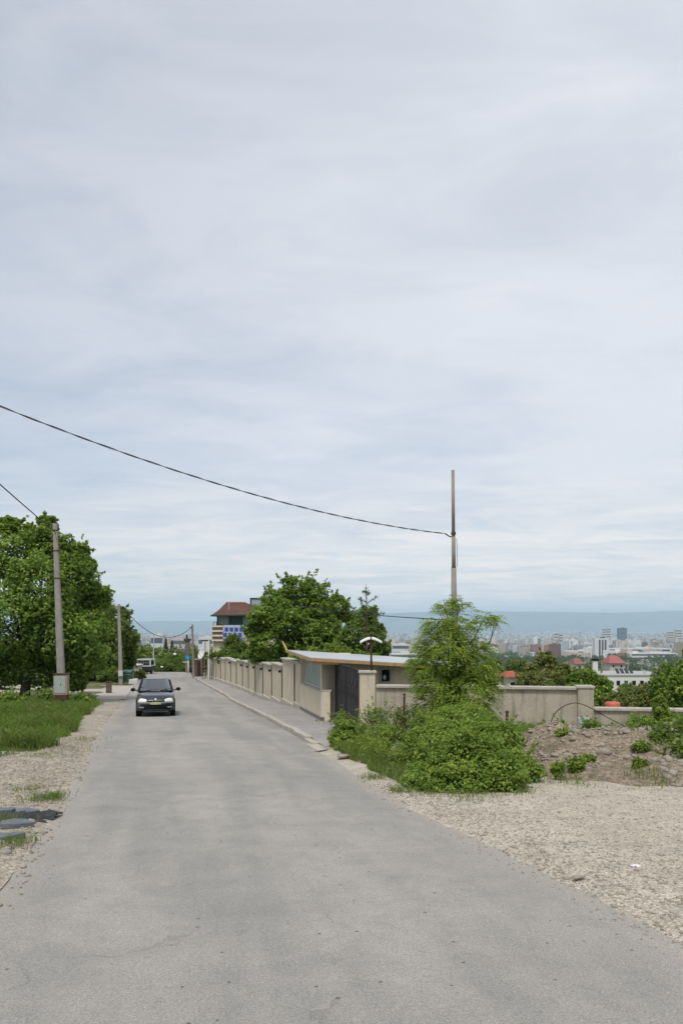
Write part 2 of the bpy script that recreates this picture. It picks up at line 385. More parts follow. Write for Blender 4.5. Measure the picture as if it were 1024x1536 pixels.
# ------------------------------------------------------------------ world, sun, camera
w = bpy.data.worlds.new('World'); SC.world = w; w.use_nodes = True
nt = w.node_tree; nt.nodes.clear()
SUN_EL, SUN_AZ = math.radians(60), math.radians(196)       # azimuth clockwise from +Y (behind the camera, to the right)
def W(typ, **kw):
    nd = nt.nodes.new(typ)
    for k, v in kw.items():
        if k[0] == '_': setattr(nd, k[1:], v)
        else: nd.inputs[k].default_value = v
    return nd
sky = W('ShaderNodeTexSky', _sky_type='NISHITA', _sun_disc=False, _sun_elevation=SUN_EL, _sun_rotation=SUN_AZ, _altitude=700, _dust_density=1.5)
tc = W('ShaderNodeTexCoord'); sp = W('ShaderNodeSeparateXYZ'); nt.links.new(tc.outputs['Generated'], sp.inputs[0])
def wm(op, a, b=0.0):
    nd = W('ShaderNodeMath', _operation=op)
    for v, i in ((a, 0), (b, 1)):
        if isinstance(v, (int, float)): nd.inputs[i].default_value = v
        else: nt.links.new(v, nd.inputs[i])
    return nd.outputs[0]
zz = wm('MAXIMUM', wm('ADD', sp.outputs[2], .06), .03)
cx = wm('DIVIDE', sp.outputs[0], zz); cy = wm('DIVIDE', sp.outputs[1], zz)
cv = W('ShaderNodeCombineXYZ'); nt.links.new(cx, cv.inputs[0]); nt.links.new(wm('MULTIPLY', cy, .9), cv.inputs[1])
def wn(scale, detail, rough, dist, off):
    mp = W('ShaderNodeMapping'); mp.inputs['Location'].default_value = (off, off * .6, off * .3); nt.links.new(cv.outputs[0], mp.inputs[0])
    mp.inputs['Rotation'].default_value = (0, 0, .5)
    mp.inputs['Scale'].default_value = (.75, 1.25, 1)
    n = W('ShaderNodeTexNoise', Scale=scale, Detail=detail, Roughness=rough, Distortion=dist); nt.links.new(mp.outputs[0], n.inputs['Vector']); return n.outputs['Fac']
def wr(fac, stops):
    nd = W('ShaderNodeValToRGB'); e = nd.color_ramp.elements
    while len(e) < len(stops): e.new(.5)
    for i, (p, c) in enumerate(stops): e[i].position = p; e[i].color = (*c, 1) if isinstance(c, tuple) else (c, c, c, 1)
    nt.links.new(fac, nd.inputs[0]); return nd.outputs[0]
def wx(fac, a, b):
    nd = W('ShaderNodeMix', _data_type='RGBA')
    for v, i in ((fac, 0), (a, 6), (b, 7)):
        if isinstance(v, (int, float)): nd.inputs[i].default_value = v
        elif isinstance(v, tuple): nd.inputs[i].default_value = (*v, 1)
        else: nt.links.new(v, nd.inputs[i])
    return nd.outputs[2]
SKY_STRENGTH = .1
cloud_lit, cloud_grey = (4.72, 4.83, 5.14), (4.18, 4.48, 4.93)
broad = wn(.55, 4, .5, .4, 3.1); streak = wn(1.9, 8, .62, .7, 8.3); fine = wn(5.2, 8, .66, .9, 1.7)
mixf = wm('ADD', wm('ADD', wm('MULTIPLY', broad, .52), wm('MULTIPLY', streak, .26)), wm('MULTIPLY', fine, .36))
cloud = wx(wr(mixf, [(.38, 0), (.72, 1)]), cloud_grey, cloud_lit)
thick = wr(wm('ADD', wm('MULTIPLY', broad, .6), wm('MULTIPLY', streak, .4)), [(.36, .66), (.56, .93)])   # a thin veil: some blue comes through
warm = wr(sp.outputs[2], [(.03, 1.0), (.20, 0.0)])
cloud = wx(wm('MULTIPLY', warm, wr(streak, [(.38, .25), (.60, 1.0)])), cloud, (6.7, 6.0, 5.4))
dim = W('ShaderNodeMix', _data_type='RGBA', _blend_type='MULTIPLY'); dim.inputs[0].default_value = 1; nt.links.new(sky.outputs[0], dim.inputs[6]); dim.inputs[7].default_value = (.56, .56, .56, 1)
thin = wr(wm('ADD', wm('ADD', wm('MULTIPLY', sp.outputs[0], -.9), wm('MULTIPLY', sp.outputs[2], .35)), wm('MULTIPLY', broad, .5)), [(.30, 0.0), (.75, .22)])   # the veil is thinner to the upper left
col = wx(wm('SUBTRACT', thick, thin), dim.outputs[2], cloud)
bg = W('ShaderNodeBackground', Strength=SKY_STRENGTH); nt.links.new(col, bg.inputs['Color'])
wo = W('ShaderNodeOutputWorld'); nt.links.new(bg.outputs[0], wo.inputs['Surface'])

sl = bpy.data.lights.new('sun', 'SUN'); sl.energy = 1.5; sl.angle = math.radians(12); sl.color = (1, .955, .89)
so = bpy.data.objects.new('sun', sl); COL.objects.link(so)
d = Vector((math.sin(SUN_AZ) * math.cos(SUN_EL), math.cos(SUN_AZ) * math.cos(SUN_EL), math.sin(SUN_EL)))
so.rotation_euler = (-d).to_track_quat('-Z', 'Y').to_euler(); so.location = (30, -30, 60)

cam = bpy.data.cameras.new('camera'); co = bpy.data.objects.new('camera', cam); COL.objects.link(co)
co.rotation_euler = (math.pi / 2, 0, 0); cam.sensor_fit = 'VERTICAL'; cam.sensor_height = 36; cam.lens = 36 * F / 1536
cam.shift_y = (HY - 768) / 1536; cam.clip_start = .1; cam.clip_end = 120000
SC.camera = co
SC.view_settings.view_transform = 'Standard'; SC.view_settings.look = 'None'; SC.view_settings.exposure = .85; SC.view_settings.gamma = 1
SC.cycles.use_denoising = True; SC.cycles.max_bounces = 6; SC.cycles.diffuse_bounces = 3; SC.cycles.volume_bounces = 3
SC.cycles.caustics_reflective = False; SC.cycles.caustics_refractive = False

# ------------------------------------------------------------------ ground sheets
def grid_mesh(name, ys, xs_of, zf, mat, tint=None):
    rows = [xs_of(y) for y in ys]; nx = len(rows[0]); V = []; T = []
    for y, r in zip(ys, rows):
        for i, x in enumerate(r):
            V.append((x, y, zf(x, y)))
            if tint: T.append(tint(x, y, i / (nx - 1)))
    V = np.array(V); n = len(ys); i = np.arange((n - 1) * (nx - 1)); r, c = i // (nx - 1), i % (nx - 1)
    a = r * nx + c; Fq = np.stack([a, a + 1, a + nx + 1, a + nx], 1)
    return link(name, np_mesh(name, V, Fq, np.array(T) if tint else None, smooth=True), mat)
ys = list(np.arange(-60, 130, .75)) + list(130 * (46000 / 130) ** np.linspace(0, 1, 110))
xn = np.arange(-60, 60.1, .75); xf = 60 * (40000 / 60) ** np.linspace(0, 1, 34)[1:]
xall = np.concatenate([-xf[::-1], xn, xf])
tag(grid_mesh('ground', ys, lambda y: xall, gz, M['ground']), kind='structure')

ry = np.concatenate([np.arange(-12, 30, .3), np.arange(30, 104.1, .75)])
def road_x(y):
    a, b = float(xl(y)), float(xr(y)); a -= .10 * n2(0, y, .9, 4) + .12 * n2(0, y, .25, 8); b += .06 * n2(0, y, 1.1, 9)
    return np.linspace(a, b, 25)
def road_z(x, y):
    u = (x - float(xl(y))) / max(.1, float(xr(y) - xl(y))); return float(base(y)) + .03 * (1 - (2 * u - 1) ** 2) - .01
tag(grid_mesh('road', ry, road_x, road_z, M['asphalt'], lambda x, y, u: (abs(2 * u - 1) ** 3.4 * (.78 if u < .5 or y < 18 else .4), u, 0)), kind='structure')

def lot_x(y):
    e = float(xr(y)) - .22 + .16 * n2(3, y, .8, 2) + .10 * n2(1, y, 3.1, 5)
    return e + (15.5 - e) * np.linspace(0, 1, 110) ** 1.5
def lot_z(x, y):
    e = x - float(xr(y)); k = float(sm(-.3, .5, e))
    return float(base(y)) - .03 + .042 * float(sm(-.3, .12, e + .10 * n2(x, y, 4.3, 3))) + k * (.024 + .030 * n2(x, y, .8) + .02 * n2(x, y, 2.5, 7)) + .014 * n2(x, y, 7.0, 2) * (1 - k)
tag(grid_mesh('gravel_lot', list(np.arange(-11, 8, .16)) + list(np.arange(8, 19.1, .24)), lot_x, lot_z, M['gravel']), kind='structure')
def verge_x(y):
    e = float(xl(y)) + .20 + .22 * n2(5, y, .55, 12) + .10 * n2(2, y, 2.5, 15)
    return e - 20 * np.linspace(0, 1, 90)[::-1] ** 1.6
def verge_z(x, y):
    e = float(xl(y)) - x; k = float(sm(-.35, .6, e))
    return float(base(y)) - .03 + .040 * float(sm(-.35, .12, e + .12 * n2(x, y, 3.6, 3))) + .014 * n2(x, y, 6.0, 2) * (1 - k) + k * (.034 + .05 * n2(x, y, .6) + .035 * n2(x, y, 2.1, 7)) + .06 * float(sm(.6, 4, e)) + .004
tag(grid_mesh('gravel_verge', list(np.arange(-11, 20, .2)) + list(np.arange(20, 46.2, .4)), verge_x, verge_z, M['verge']), kind='structure')
GB = [(-30, 16.4), (-7.4, 16.5), (-6.5, 16.6), (-7.6, 22), (-8.9, 26), (-10.4, 32), (-12.6, 40), (-14.6, 45.5)]
gby = [p[1] for p in GB[2:]]; gbx = [p[0] for p in GB[2:]]
def turf_e(y): return float(np.interp(y, gby, gbx)) + .35 * n2(7, y, .7, 3) + .2 * n2(7, y, 2.1, 5)
def turf_x(y): return turf_e(y) - 16 * np.linspace(0, 1, 60)[::-1] ** 1.5
def turf_z(x, y): return verge_z(x, y) + .05 * float(sm(0, .5, turf_e(y) - x)) * float(sm(16.3, 17.2, y + .4 * n2(x, 3, .9))) - .012 * (1 - float(sm(0, .2, turf_e(y) - x))) + .004
M['turf'] = pm('turf soil', (.045, .075, .018), (.09, .085, .04), 2, .95, .1, .5, .02, obj=False)
tag(grid_mesh('grass_verge', np.arange(16.6, 46.2, .3), turf_x, turf_z, M['turf']), kind='structure')
tag(grid_mesh('driveway', np.arange(46.3, 63.5, .8), lambda y: np.linspace(-44, float(xl(y)) + .25, 40), lambda x, y: float(base(y)) + .03 + .03 * float(sm(0, 6, xl(y) - x)), M['drive']), kind='structure')

# kerb and footway
K = MB(); y = 18.6; k = 0
while y < 80:
    L = 1.02; y1 = y + L - .03
    a, b = float(xr(y)) + .0, float(xr(y1)) + .0
    top = .12 * min(1, (y - 18.2) / 1.6 + .25) + .012 * math.sin(k * 2.3); k += 1
    j = .02 * math.sin(k * 5.1)
    K.prism([(a + j, y), (a + .2 + j, y), (b + .2 + j, y1), (b + j, y1)], [float(base(y)) - .1] * 2 + [float(base(y1)) - .1] * 2, [float(base(y)) + top] * 2 + [float(base(y1)) + top] * 2)
    y += L
tag(K.build('kerb', M['kerb'], bevel=.02), kind='structure')
def foot_x(y):
    b = float(xw(y)) + .25 if y > 34 else (.9 if y < 24 else .9 + (float(xw(34)) + .25 - .9) * (y - 24) / 10)
    return np.linspace(float(xr(y)) + .15, b, 14)
tag(grid_mesh('footway', np.arange(17.2, 84, .6), foot_x, lambda x, y: float(base(y)) + .022 + .085 * float(sm(17.2, 20.5, y)) + .012 * n2(x, y, .8), M['footway']), kind='structure')

# mountains on the horizon
mv = []; mx = np.linspace(-34000, 34000, 150); md = np.linspace(20500, 30000, 16)
prof_x = [-34000, -16000, -9000, -4000, 0, 3000, 8000, 14000, 22000, 34000]; prof_h = [240, 250, 270, 330, 520, 640, 655, 690, 740, 700]
def mt(x, y):
    t = (y - 20500) / 5000; e = math.sin(min(1, t) * math.pi / 2) ** 1.3 if t < 1 else 1 - .3 * (t - 1)
    return -188 + e * (float(np.interp(x, prof_x, prof_h)) + 130 * n2(x, y, .00016) + 60 * n2(x, y, .0006, 3))
tag(grid_mesh('mountains', md, lambda y: mx, mt, M['mountain']), kind='structure')

# the air between here and the mountains
hz = MB().box((0, 22000, 260), (82000, 50000, 900)).build('haze', None)
t = NT('haze air')
pv = t.n('ShaderNodeVolumePrincipled', Density=6.2e-5, Anisotropy=0.0); pv.inputs['Color'].default_value = (.64, .835, 1.0, 1)
t.l(pv.outputs[0], t.out.inputs['Volume']); hz.data.materials.append(t.m); tag(hz, kind='stuff')

# ------------------------------------------------------------------ foliage tools
def unit(v): return v / np.maximum(np.linalg.norm(v, axis=1, keepdims=True), 1e-9)
def leaf_mesh(name, c, nrm, size, aspect, tint, rng, tdir=None, fold=.18):
    n = len(c); r = rng.normal(size=(n, 3))
    t = tdir + .35 * r if tdir is not None else r
    t = unit(t - nrm * np.sum(t * nrm, 1, keepdims=True)); b = np.cross(nrm, t); s = size[:, None]
    V = np.stack([c - t * s * .5, c + b * s * aspect * .5 + nrm * s * fold, c + t * s * .5 - nrm * s * fold * .8, c - b * s * aspect * .5 + nrm * s * fold], 1).reshape(-1, 3)
    Fq = np.arange(n * 4).reshape(-1, 4)
    return np_mesh(name, V, Fq, np.repeat(np.clip(tint, 0, 1), 4))
def crown_points(lobes, subs, per, rng, flat=.78, sub_r=(.26, .46), shell=.55, up=1.0, shoots=7):
    C = []; N = []; T = []; S = []
    for (cx, cy, cz, rx, ry_, rz) in lobes:
        R = np.array([rx, ry_, rz]); n = max(5, int(subs))
        nf = int(n * per * .60); e = unit(rng.normal(size=(nf, 3))); q = rng.uniform(.45, 1.02, (nf, 1)) ** .6
        C.append(np.array([cx, cy, cz]) + e * q * R); N.append(unit(e * .5 + np.array([0, 0, up]) + rng.normal(size=(nf, 3)) * .5)); T.append(.45 + rng.normal(0, .2, nf))
        d = unit(rng.normal(size=(n, 3)) + np.array([0, 0, .25])); rr = rng.uniform(.62, 1.06, (n, 1))
        sc = np.array([cx, cy, cz]) + d * R * rr; sr = rng.uniform(*sub_r, n) * R.mean()
        for _ in range(shoots):
            g = rng.normal(size=3); g[2] = abs(g[2]) * .9 + .15; g /= np.linalg.norm(g); st = np.array([cx, cy, cz]) + g * R * .8
            g2 = g + rng.normal(size=3) * .35 + np.array([0, 0, .35]); ln = R.mean() * rng.uniform(.35, .75); m = int(per * rng.uniform(.25, .45)); tt = rng.uniform(0, 1, (m, 1))
            C.append(st + g2 * ln * tt + rng.normal(size=(m, 3)) * R.mean() * .085 * (1.25 - tt)); N.append(unit(rng.normal(size=(m, 3)) * .6 + np.array([0, 0, up]))); T.append(rng.normal(.6, .18, m))
        tone = rng.normal(0, .13, n)
        for k in range(n):
            m = max(6, int(per * rng.uniform(.6, 1.3)))
            e = unit(rng.normal(size=(m, 3)) + np.array([0, 0, .15])); q = rng.uniform(shell, 1.12, (m, 1)) ** .8
            C.append(sc[k] + e * q * sr[k] * np.array([1, 1, flat])); S.append(np.full(m, sr[k]))
            N.append(unit(e * .55 + d[k] * .35 + np.array([0, 0, up]) + rng.normal(size=(m, 3)) * .45))
            T.append(.5 + tone[k] + rng.normal(0, .2, m))
    return np.concatenate(C), np.concatenate(N), np.concatenate(T)
def limbs(mb, foot, lobes, r0, rng, lean=(0, 0), hubz=.45):
    top = max(l[2] for l in lobes); hub = Vector((foot[0] + lean[0], foot[1] + lean[1], foot[2] + (top - foot[2]) * hubz * .62))
    mid = Vector(foot).lerp(hub, .5) + Vector((rng.normal() * r0 * .5, rng.normal() * r0 * .5, 0))
    f = Vector(foot) - Vector((0, 0, .2))
    mb.tube([f, Vector(foot) + Vector((0, 0, .15)), mid, hub], [r0 * 1.5, r0 * 1.15, r0 * .9, r0 * .75], 9)
    for l in lobes:
        c = Vector(l[:3]); st = mid.lerp(hub, rng.uniform(.5, 1)); d = c - st
        k1 = st + d * .35 + Vector((rng.normal(), rng.normal(), abs(rng.normal()) + .3)) * d.length * .08
        k2 = st + d * .72 + Vector((rng.normal(), rng.normal(), rng.normal())) * d.length * .06
        mb.tube([st, k1, k2, c], [r0 * .48, r0 * .34, r0 * .2, r0 * .09], 6)
        for _ in range(4):
            e = Vector((rng.normal(), rng.normal(), rng.normal() * .6 + .35)).normalized()
            tip = c + Vector((e.x * l[3], e.y * l[4], e.z * l[5])) * .95
            s0 = k2.lerp(c, rng.uniform(0, 1)); mb.tube([s0, s0.lerp(tip, .5) + Vector((0, 0, .05 * l[5])), tip], [r0 * .13, r0 * .08, r0 * .025], 5)
def tree(name, label, foot, lobes, leaf, subs=16, per=90, size=(.14, .24), aspect=.62, r0=.2, group=None, seed=1, cat='tree', lean=(0, 0), hubz=.45, **kw):
    rng = np.random.default_rng(seed)
    root = empty(name, foot, label, cat, group)
    mb = MB(); limbs(mb, foot, lobes, r0, rng, lean, hubz); mb.build('trunk', M['bark'], root, smooth=True)
    c, nn, tt = crown_points(lobes, subs, per, rng, **kw)
    link('crown', leaf_mesh('crown', c, nn, rng.uniform(*size, len(c)), aspect, tt, rng), leaf, root)
    return root
def plob(px, py, Y, rpx, dy=1.0, fz=.9):
    s = Y / F; x, yy, z = P(px, py, Y); return (x, yy, z, rpx * s, rpx * s * dy, rpx * s * fz)
def shrub(name, label, foot, lobes, leaf, subs=12, per=60, size=(.05, .09), aspect=.6, seed=1, cat='bush', group=None, stems=9, **kw):
    rng = np.random.default_rng(seed); root = empty(name, foot, label, cat, group); mb = MB()
    for l in lobes:
        for _ in range(stems):
            a = Vector((l[0] + rng.normal() * l[3] * .3, l[1] + rng.normal() * l[4] * .3, min(foot[2], l[2] - l[5] * .6) - .03))
            e = Vector((rng.normal(), rng.normal(), rng.normal() * .7 + .5)).normalized(); b = Vector(l[:3]) + Vector((e.x * l[3], e.y * l[4], e.z * l[5])) * .95
            mb.tube([a, a.lerp(b, .5) + Vector((rng.normal() * .06, rng.normal() * .06, .08)), b], [.012, .009, .004], 5)
    mb.build('stems', M['twig'], root)
    c, nn, tt = crown_points(lobes, subs, per, rng, **kw)
    keep = c[:, 2] > np.array([float(base(v)) for v in c[:, 1]]) + .02 if foot[1] < 125 else np.ones(len(c), bool)
    c, nn, tt = c[keep], nn[keep], tt[keep]
    link('foliage', leaf_mesh('foliage', c, nn, rng.uniform(*size, len(c)), aspect, tt, rng), leaf, root)
    return root
def blades(name, pts, h, w, mat, rng, lean=.35, segs=2):
    """pts (N,3), curved tapered blades"""
    n = len(pts); a = rng.uniform(0, 2 * np.pi, n); d = np.stack([np.cos(a), np.sin(a), np.zeros(n)], 1); s = np.stack([-np.sin(a), np.cos(a), np.zeros(n)], 1)
    L = lean * rng.uniform(.2, 1.6, n)[:, None] * h[:, None]; up = np.array([0, 0, 1.0]); H = h[:, None]; Wd = w[:, None] * .5
    V = np.stack([pts - s * Wd, pts + s * Wd, pts + d * L * .3 + up * H * .6 + s * Wd * .7, pts + d * L * .3 + up * H * .6 - s * Wd * .7,
                  pts + d * L + up * H * rng.uniform(.8, 1, (n, 1)) + s * Wd * .1, pts + d * L + up * H * .95 - s * Wd * .1], 1).reshape(-1, 3)
    k = np.arange(n)[:, None] * 6; Fq = np.concatenate([k + np.array([[0, 1, 2, 3]]), k + np.array([[3, 2, 4, 5]])])
    return np_mesh(name, V, Fq, np.repeat(np.clip(rng.normal(.5, .22, n), 0, 1), 6))
def stones(pts, r, rng, sub=1, jit=.13):
    """irregular low stones, numpy icosphere-like (octahedron subdivided once)"""
    o = np.array([[1, 0, 0], [-1, 0, 0], [0, 1, 0], [0, -1, 0], [0, 0, 1], [0, 0, -1]], float)
    f = [(0, 2, 4), (2, 1, 4), (1, 3, 4), (3, 0, 4), (2, 0, 5), (1, 2, 5), (3, 1, 5), (0, 3, 5)]
    v = [tuple(p) for p in o]; idx = {}; nf = []
    def mid(a, b):
        key = (min(a, b), max(a, b))
        if key not in idx:
            p = (np.array(v[a]) + np.array(v[b])); v.append(tuple(p / np.linalg.norm(p))); idx[key] = len(v) - 1
        return idx[key]
    for a, b, c in f:
        x, yy, z = mid(a, b), mid(b, c), mid(c, a); nf += [(a, x, z), (x, b, yy), (z, yy, c), (x, yy, z)]
    B = np.array(v); Fq = np.array(nf); n = len(pts)
    sc = rng.uniform(.6, 1.2, (n, 1, 3)) * np.array([1, 1, .65]); jit = 1 + rng.normal(0, jit, (n, len(B), 1))
    a = rng.uniform(0, 2 * np.pi, n); ca, sa = np.cos(a)[:, None], np.sin(a)[:, None]
    Q = B[None] * sc * jit * r[:, None, None]; X = Q[..., 0] * ca - Q[..., 1] * sa; Yv = Q[..., 0] * sa + Q[..., 1] * ca
    V = np.stack([X, Yv, Q[..., 2]], -1) + pts[:, None, :]
    return V.reshape(-1, 3), (Fq[None] + (np.arange(n) * len(B))[:, None, None]).reshape(-1, 3)

# ------------------------------------------------------------------ long boundary wall beside the footway
root = empty('boundary_wall', (float(xw(34)), 34, float(base(34))), 'long warm stucco wall of stepped bays with coping beside the footway', 'wall')
yj = 33.55; bays = []
while yj < 81: bays.append(yj); yj += 1.6 if yj < 34 else 3.3
for i, (a, b) in enumerate(zip(bays[:-1], bays[1:])):
    xa, xb = float(xw(a)), float(xw(b)); dx, dy = xb - xa, b - a; L = math.hypot(dx, dy); rz = math.atan2(dy, dx)
    mx_, my_ = (xa + xb) / 2, (a + b) / 2; nx_, ny_ = dy / L, -dx / L        # normal away from the road
    zb, za = float(base(my_)) - .3, float(base(a)); H = 2.12 + (.10 if i % 4 == 1 else 0) + .05 * math.sin(i * 2.1); zt = float(base(my_)) + H
    p = MB().box((mx_ + nx_ * .14, my_ + ny_ * .14, (zb + zt) / 2), (L - .10, .24, zt - zb), rz).build('panel', M['stucco'], root, bevel=.012)
    MB().box((mx_ + nx_ * .14, my_ + ny_ * .14, zt + .045), (L - .02, .46, .085), rz).build('coping', M['coping'], p, bevel=.012)
    MB().box((xa + nx_ * .085, a + ny_ * .085, (zb + zt) / 2 - .05), (.13, .20, zt - zb - .06), rz).build('joint', M['joint'], root)
    MB().box((mx_ - nx_ * .02, my_ - ny_ * .02, float(base(my_)) + .16), (L - .14, .12, .34), rz).build('footing', M['coping'], p, bevel=.02)
    if i in (2, 3, 4, 5, 6, 7, 9):
        q = .14
        MB().lathe([(.065, -.08), (.065, .09), (.04, .09)], (xa + dx * q - nx_ * .02, a + dy * q - ny_ * .02, zt - .26), 'x', 10).build('drain_hole', M['dark'], p)

# brick gate pillar and brown gate leaves where the wall ends
r = empty('gate_pillar', P(293, 1017, 81.5), 'brown brick gate pillar at the far end of the long wall', 'pillar')
x, y, z = r.location; MB().box((x, y, z + .95), (.55, .55, 1.95)).build('shaft', M['brick'], r); MB().box((x, y, z + 1.98), (.68, .68, .10)).build('cap', M['coping'], r, bevel=.02)
r = empty('metal_gate', P(300, 1016, 82), 'faded pinkish brown gate with dark upright ribs beside the brick pillar', 'gate')
x, y, z = r.location; MB().box((x, y, z + 1.05), (.62, .06, 1.9)).build('leaf', sides('faded brown paint', (.36, .25, .21)), r)
for dx in (-.27, .02, .29): MB().box((x + dx, y - .06, z + 1.05), (.07, .05, 1.95)).build('rib', M['rust'], r)

# ------------------------------------------------------------------ guardhouse
A, B_, D, E = (-.67, 25.7), (-1.78, 33.45), (-.20, 26.35), (1.6, 34.0)
gh = empty('guardhouse', (A[0], A[1], float(base(25.7))), 'cream guardhouse with a big roadside window and long flat pale roof edged in orange boards', 'guardhouse')
def lerp2(a, b, t): return (a[0] + (b[0] - a[0]) * t, a[1] + (b[1] - a[1]) * t)
def off(p, a, b, dist):        # shift p sideways of a->b (to the right of the direction)
    dx, dy = b[0] - a[0], b[1] - a[1]; L = math.hypot(dx, dy); return (p[0] + dy / L * dist, p[1] - dx / L * dist)
gA, gB = float(base(25.7)) + .10, float(base(33.45)) + .10
sA, sB = gA + .98, gB + 1.13
tA, tB = -1.20, -1.22
Ai, Bi = off(A, A, B_, .30), off(B_, A, B_, .30)
lw = MB().prism([A, Ai, Bi, B_][::1], [gA - .3, gA - .3, gB - .3, gB - .3], [sA, sA, sB, sB]).build('lower_wall', M['cream'], gh, bevel=.01)
a2, b2 = off(A, A, B_, -.025), off(B_, A, B_, -.025)
MB().prism([a2, off(A, A, B_, .1), off(B_, A, B_, .1), b2], [gA - .3] * 2 + [gB - .3] * 2, [gA + .13] * 2 + [gB + .13] * 2).build('plinth', M['plinth'], lw)
a3, b3 = off(A, A, B_, -.05), off(B_, A, B_, -.05)
MB().prism([a3, off(A, A, B_, .34), off(B_, A, B_, .34), b3], [sA + .002] * 2 + [sB + .002] * 2, [sA + .06] * 2 + [sB + .06] * 2).build('sill', M['coping'], lw, bevel=.01)
pf = lerp2(A, D, .002)
pier_poly = [off(A, A, B_, .004), D, lerp2(D, Bi, .14), off(lerp2(A, B_, .055), A, B_, .02)]
MB().prism(pier_poly, gA - .28, tA + .02).build('pier', M['cream'], gh, bevel=.01)
pp = [off(A, A, B_, -.02), (D[0] + .02, D[1] - .02), (D[0] - .02, D[1] + .1), off(A, A, B_, .1)]
MB().prism(pp, gA - .27, gA + .12).build('plinth', M['plinth'], gh)
g0, g1 = lerp2(A, B_, .06), lerp2(A, B_, .87)
def wz(t, k): return (sA + (sB - sA) * t + .06) * (1 - k) + (tA + (tB - tA) * t - .06) * k
def wp(t, k, o):
    p = off(lerp2(A, B_, t), A, B_, .12 + .10 * k + o); return (p[0], p[1], wz(t, k))
def slab(pts, th):
    q = [Vector(p) for p in pts]; n = (q[1] - q[0]).cross(q[3] - q[0]).normalized() * th
    return MB().add([*q, *[v + n for v in q]], [(3, 2, 1, 0), (4, 5, 6, 7), (0, 1, 5, 4), (1, 2, 6, 5), (2, 3, 7, 6), (3, 0, 4, 7)])
wf = MB()
for (s, e, wd) in (((.06, 0), (.06, 1), .09), ((.90, 0), (.84, 1), .09), ((.06, .015), (.90, .015), .08), ((.06, .985), (.84, .985), .08), ((.145, 0), (.115, 1), .07)):
    wf.bar(wp(s[0], s[1], 0), wp(e[0], e[1], 0), wd)
wfo = wf.build('window_frame', M['dirty_white'], gh)
slab([wp(.14, .02, .03), wp(.89, .02, .03), wp(.84, .98, .03), wp(.12, .98, .03)], .02).build('window_pane', M['glass'], wfo)
slab([wp(.07, .02, .035), wp(.135, .02, .035), wp(.11, .98, .035), wp(.07, .98, .035)], .02).build('window_pane', M['curtain'], wfo)
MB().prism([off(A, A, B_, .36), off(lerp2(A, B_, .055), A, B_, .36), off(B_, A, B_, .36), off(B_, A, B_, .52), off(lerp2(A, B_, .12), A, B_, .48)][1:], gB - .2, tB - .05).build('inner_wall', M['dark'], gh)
far_wall = MB().prism([B_, off(B_, A, B_, .0), off(B_, A, B_, 2.2), off(lerp2(A, B_, 1.03), A, B_, 2.2), off(lerp2(A, B_, 1.03), A, B_, 0)][1:], gB - .3, tB).build('rear_wall', M['cream'], gh)
# annex running right behind the gate
X0, X1 = (-.10, 26.65), (4.3, 28.1)
def ax(t, o=0): return off(lerp2(X0, X1, t), X0, X1, o)
an = MB().prism([ax(0), ax(1), ax(1, -.25), ax(0, -.25)], -3.9, [-1.24, -1.62, -1.62, -1.24]).build('annex_wall', M['stucco'], gh)
af = MB()
wa, wb = .335, .415
for (s, e) in (((wa, -2.02), (wb, -2.02)), ((wa, -1.54), (wb, -1.54)), ((wa, -2.02), (wa, -1.54)), ((wb, -2.02), (wb, -1.54))):
    p, q = ax(s[0], .03), ax(e[0], .03); af.bar((p[0], p[1], s[1]), (q[0], q[1], e[1]), .06)
afo = af.build('annex_window_frame', M['door_grey'], an)
p, q = ax(wa, .012), ax(wb, .012); slab([(p[0], p[1], -2.0), (q[0], q[1], -2.0), (q[0], q[1], -1.56), (p[0], p[1], -1.56)], .01).build('annex_window_pane', M['dark'], afo)
p = ax((wa + wb) / 2 - .01, .05); orn = MB()
for k in range(6):
    a = k * math.pi / 3 + .3; orn.tube([(p[0], p[1], -1.84), (p[0] + .07 * math.cos(a), p[1], -1.84 + .10 * math.sin(a))], [.022, .010], 6)
orn.build('window_ornament', M['white_paint'], afo)
# roof
R4 = [(-1.02, 25.15, -1.10), (4.6, 27.7, -1.56), (4.6, 35.2, -1.62), (-2.55, 36.0, -1.20)]
rf = MB().add([(x, y, z) for x, y, z in R4] + [(x, y, z + .05) for x, y, z in R4], [(3, 2, 1, 0), (4, 5, 6, 7), (0, 1, 5, 4), (1, 2, 6, 5), (2, 3, 7, 6), (3, 0, 4, 7)]).build('roof', M['roof_sheet'], gh)
def eave(i, j, nm='fascia', h=.105, o=.03):
    a, b = Vector(R4[i]), Vector(R4[j]); t = (b - a).normalized(); n = Vector((t.y, -t.x, 0)).normalized() * o
    s = MB(); L = (b - a).length; k = max(1, round(L / 2.6))
    for m in range(k):
        p, q = a.lerp(b, m / k) + t * .006, a.lerp(b, (m + 1) / k) - t * .006
        s.bar(p + n + Vector((0, 0, -.02 + .008 * (m % 2))), q + n + Vector((0, 0, -.02 + .008 * (m % 2))), .035, h)
    return s.build(nm, M['fascia'], rf)
eave(0, 1); eave(3, 0)
c = Vector(R4[0]); MB().bar(c + Vector((.02, .10, -.13)), c + Vector((.95, .48, -.17)), .10, .09).build('rafter', M['fascia'], rf)
b0 = Vector(R4[3]); MB().tube([b0 + Vector((0, -.1, 0)), b0 + Vector((-.06, .02, .14)), b0 + Vector((-.17, .1, .32)), b0 + Vector((-.24, .2, .46))], [.05, .05, .04, .02], 6).build('upturned_board', sides('yellowed board', (.48, .38, .17)), rf)

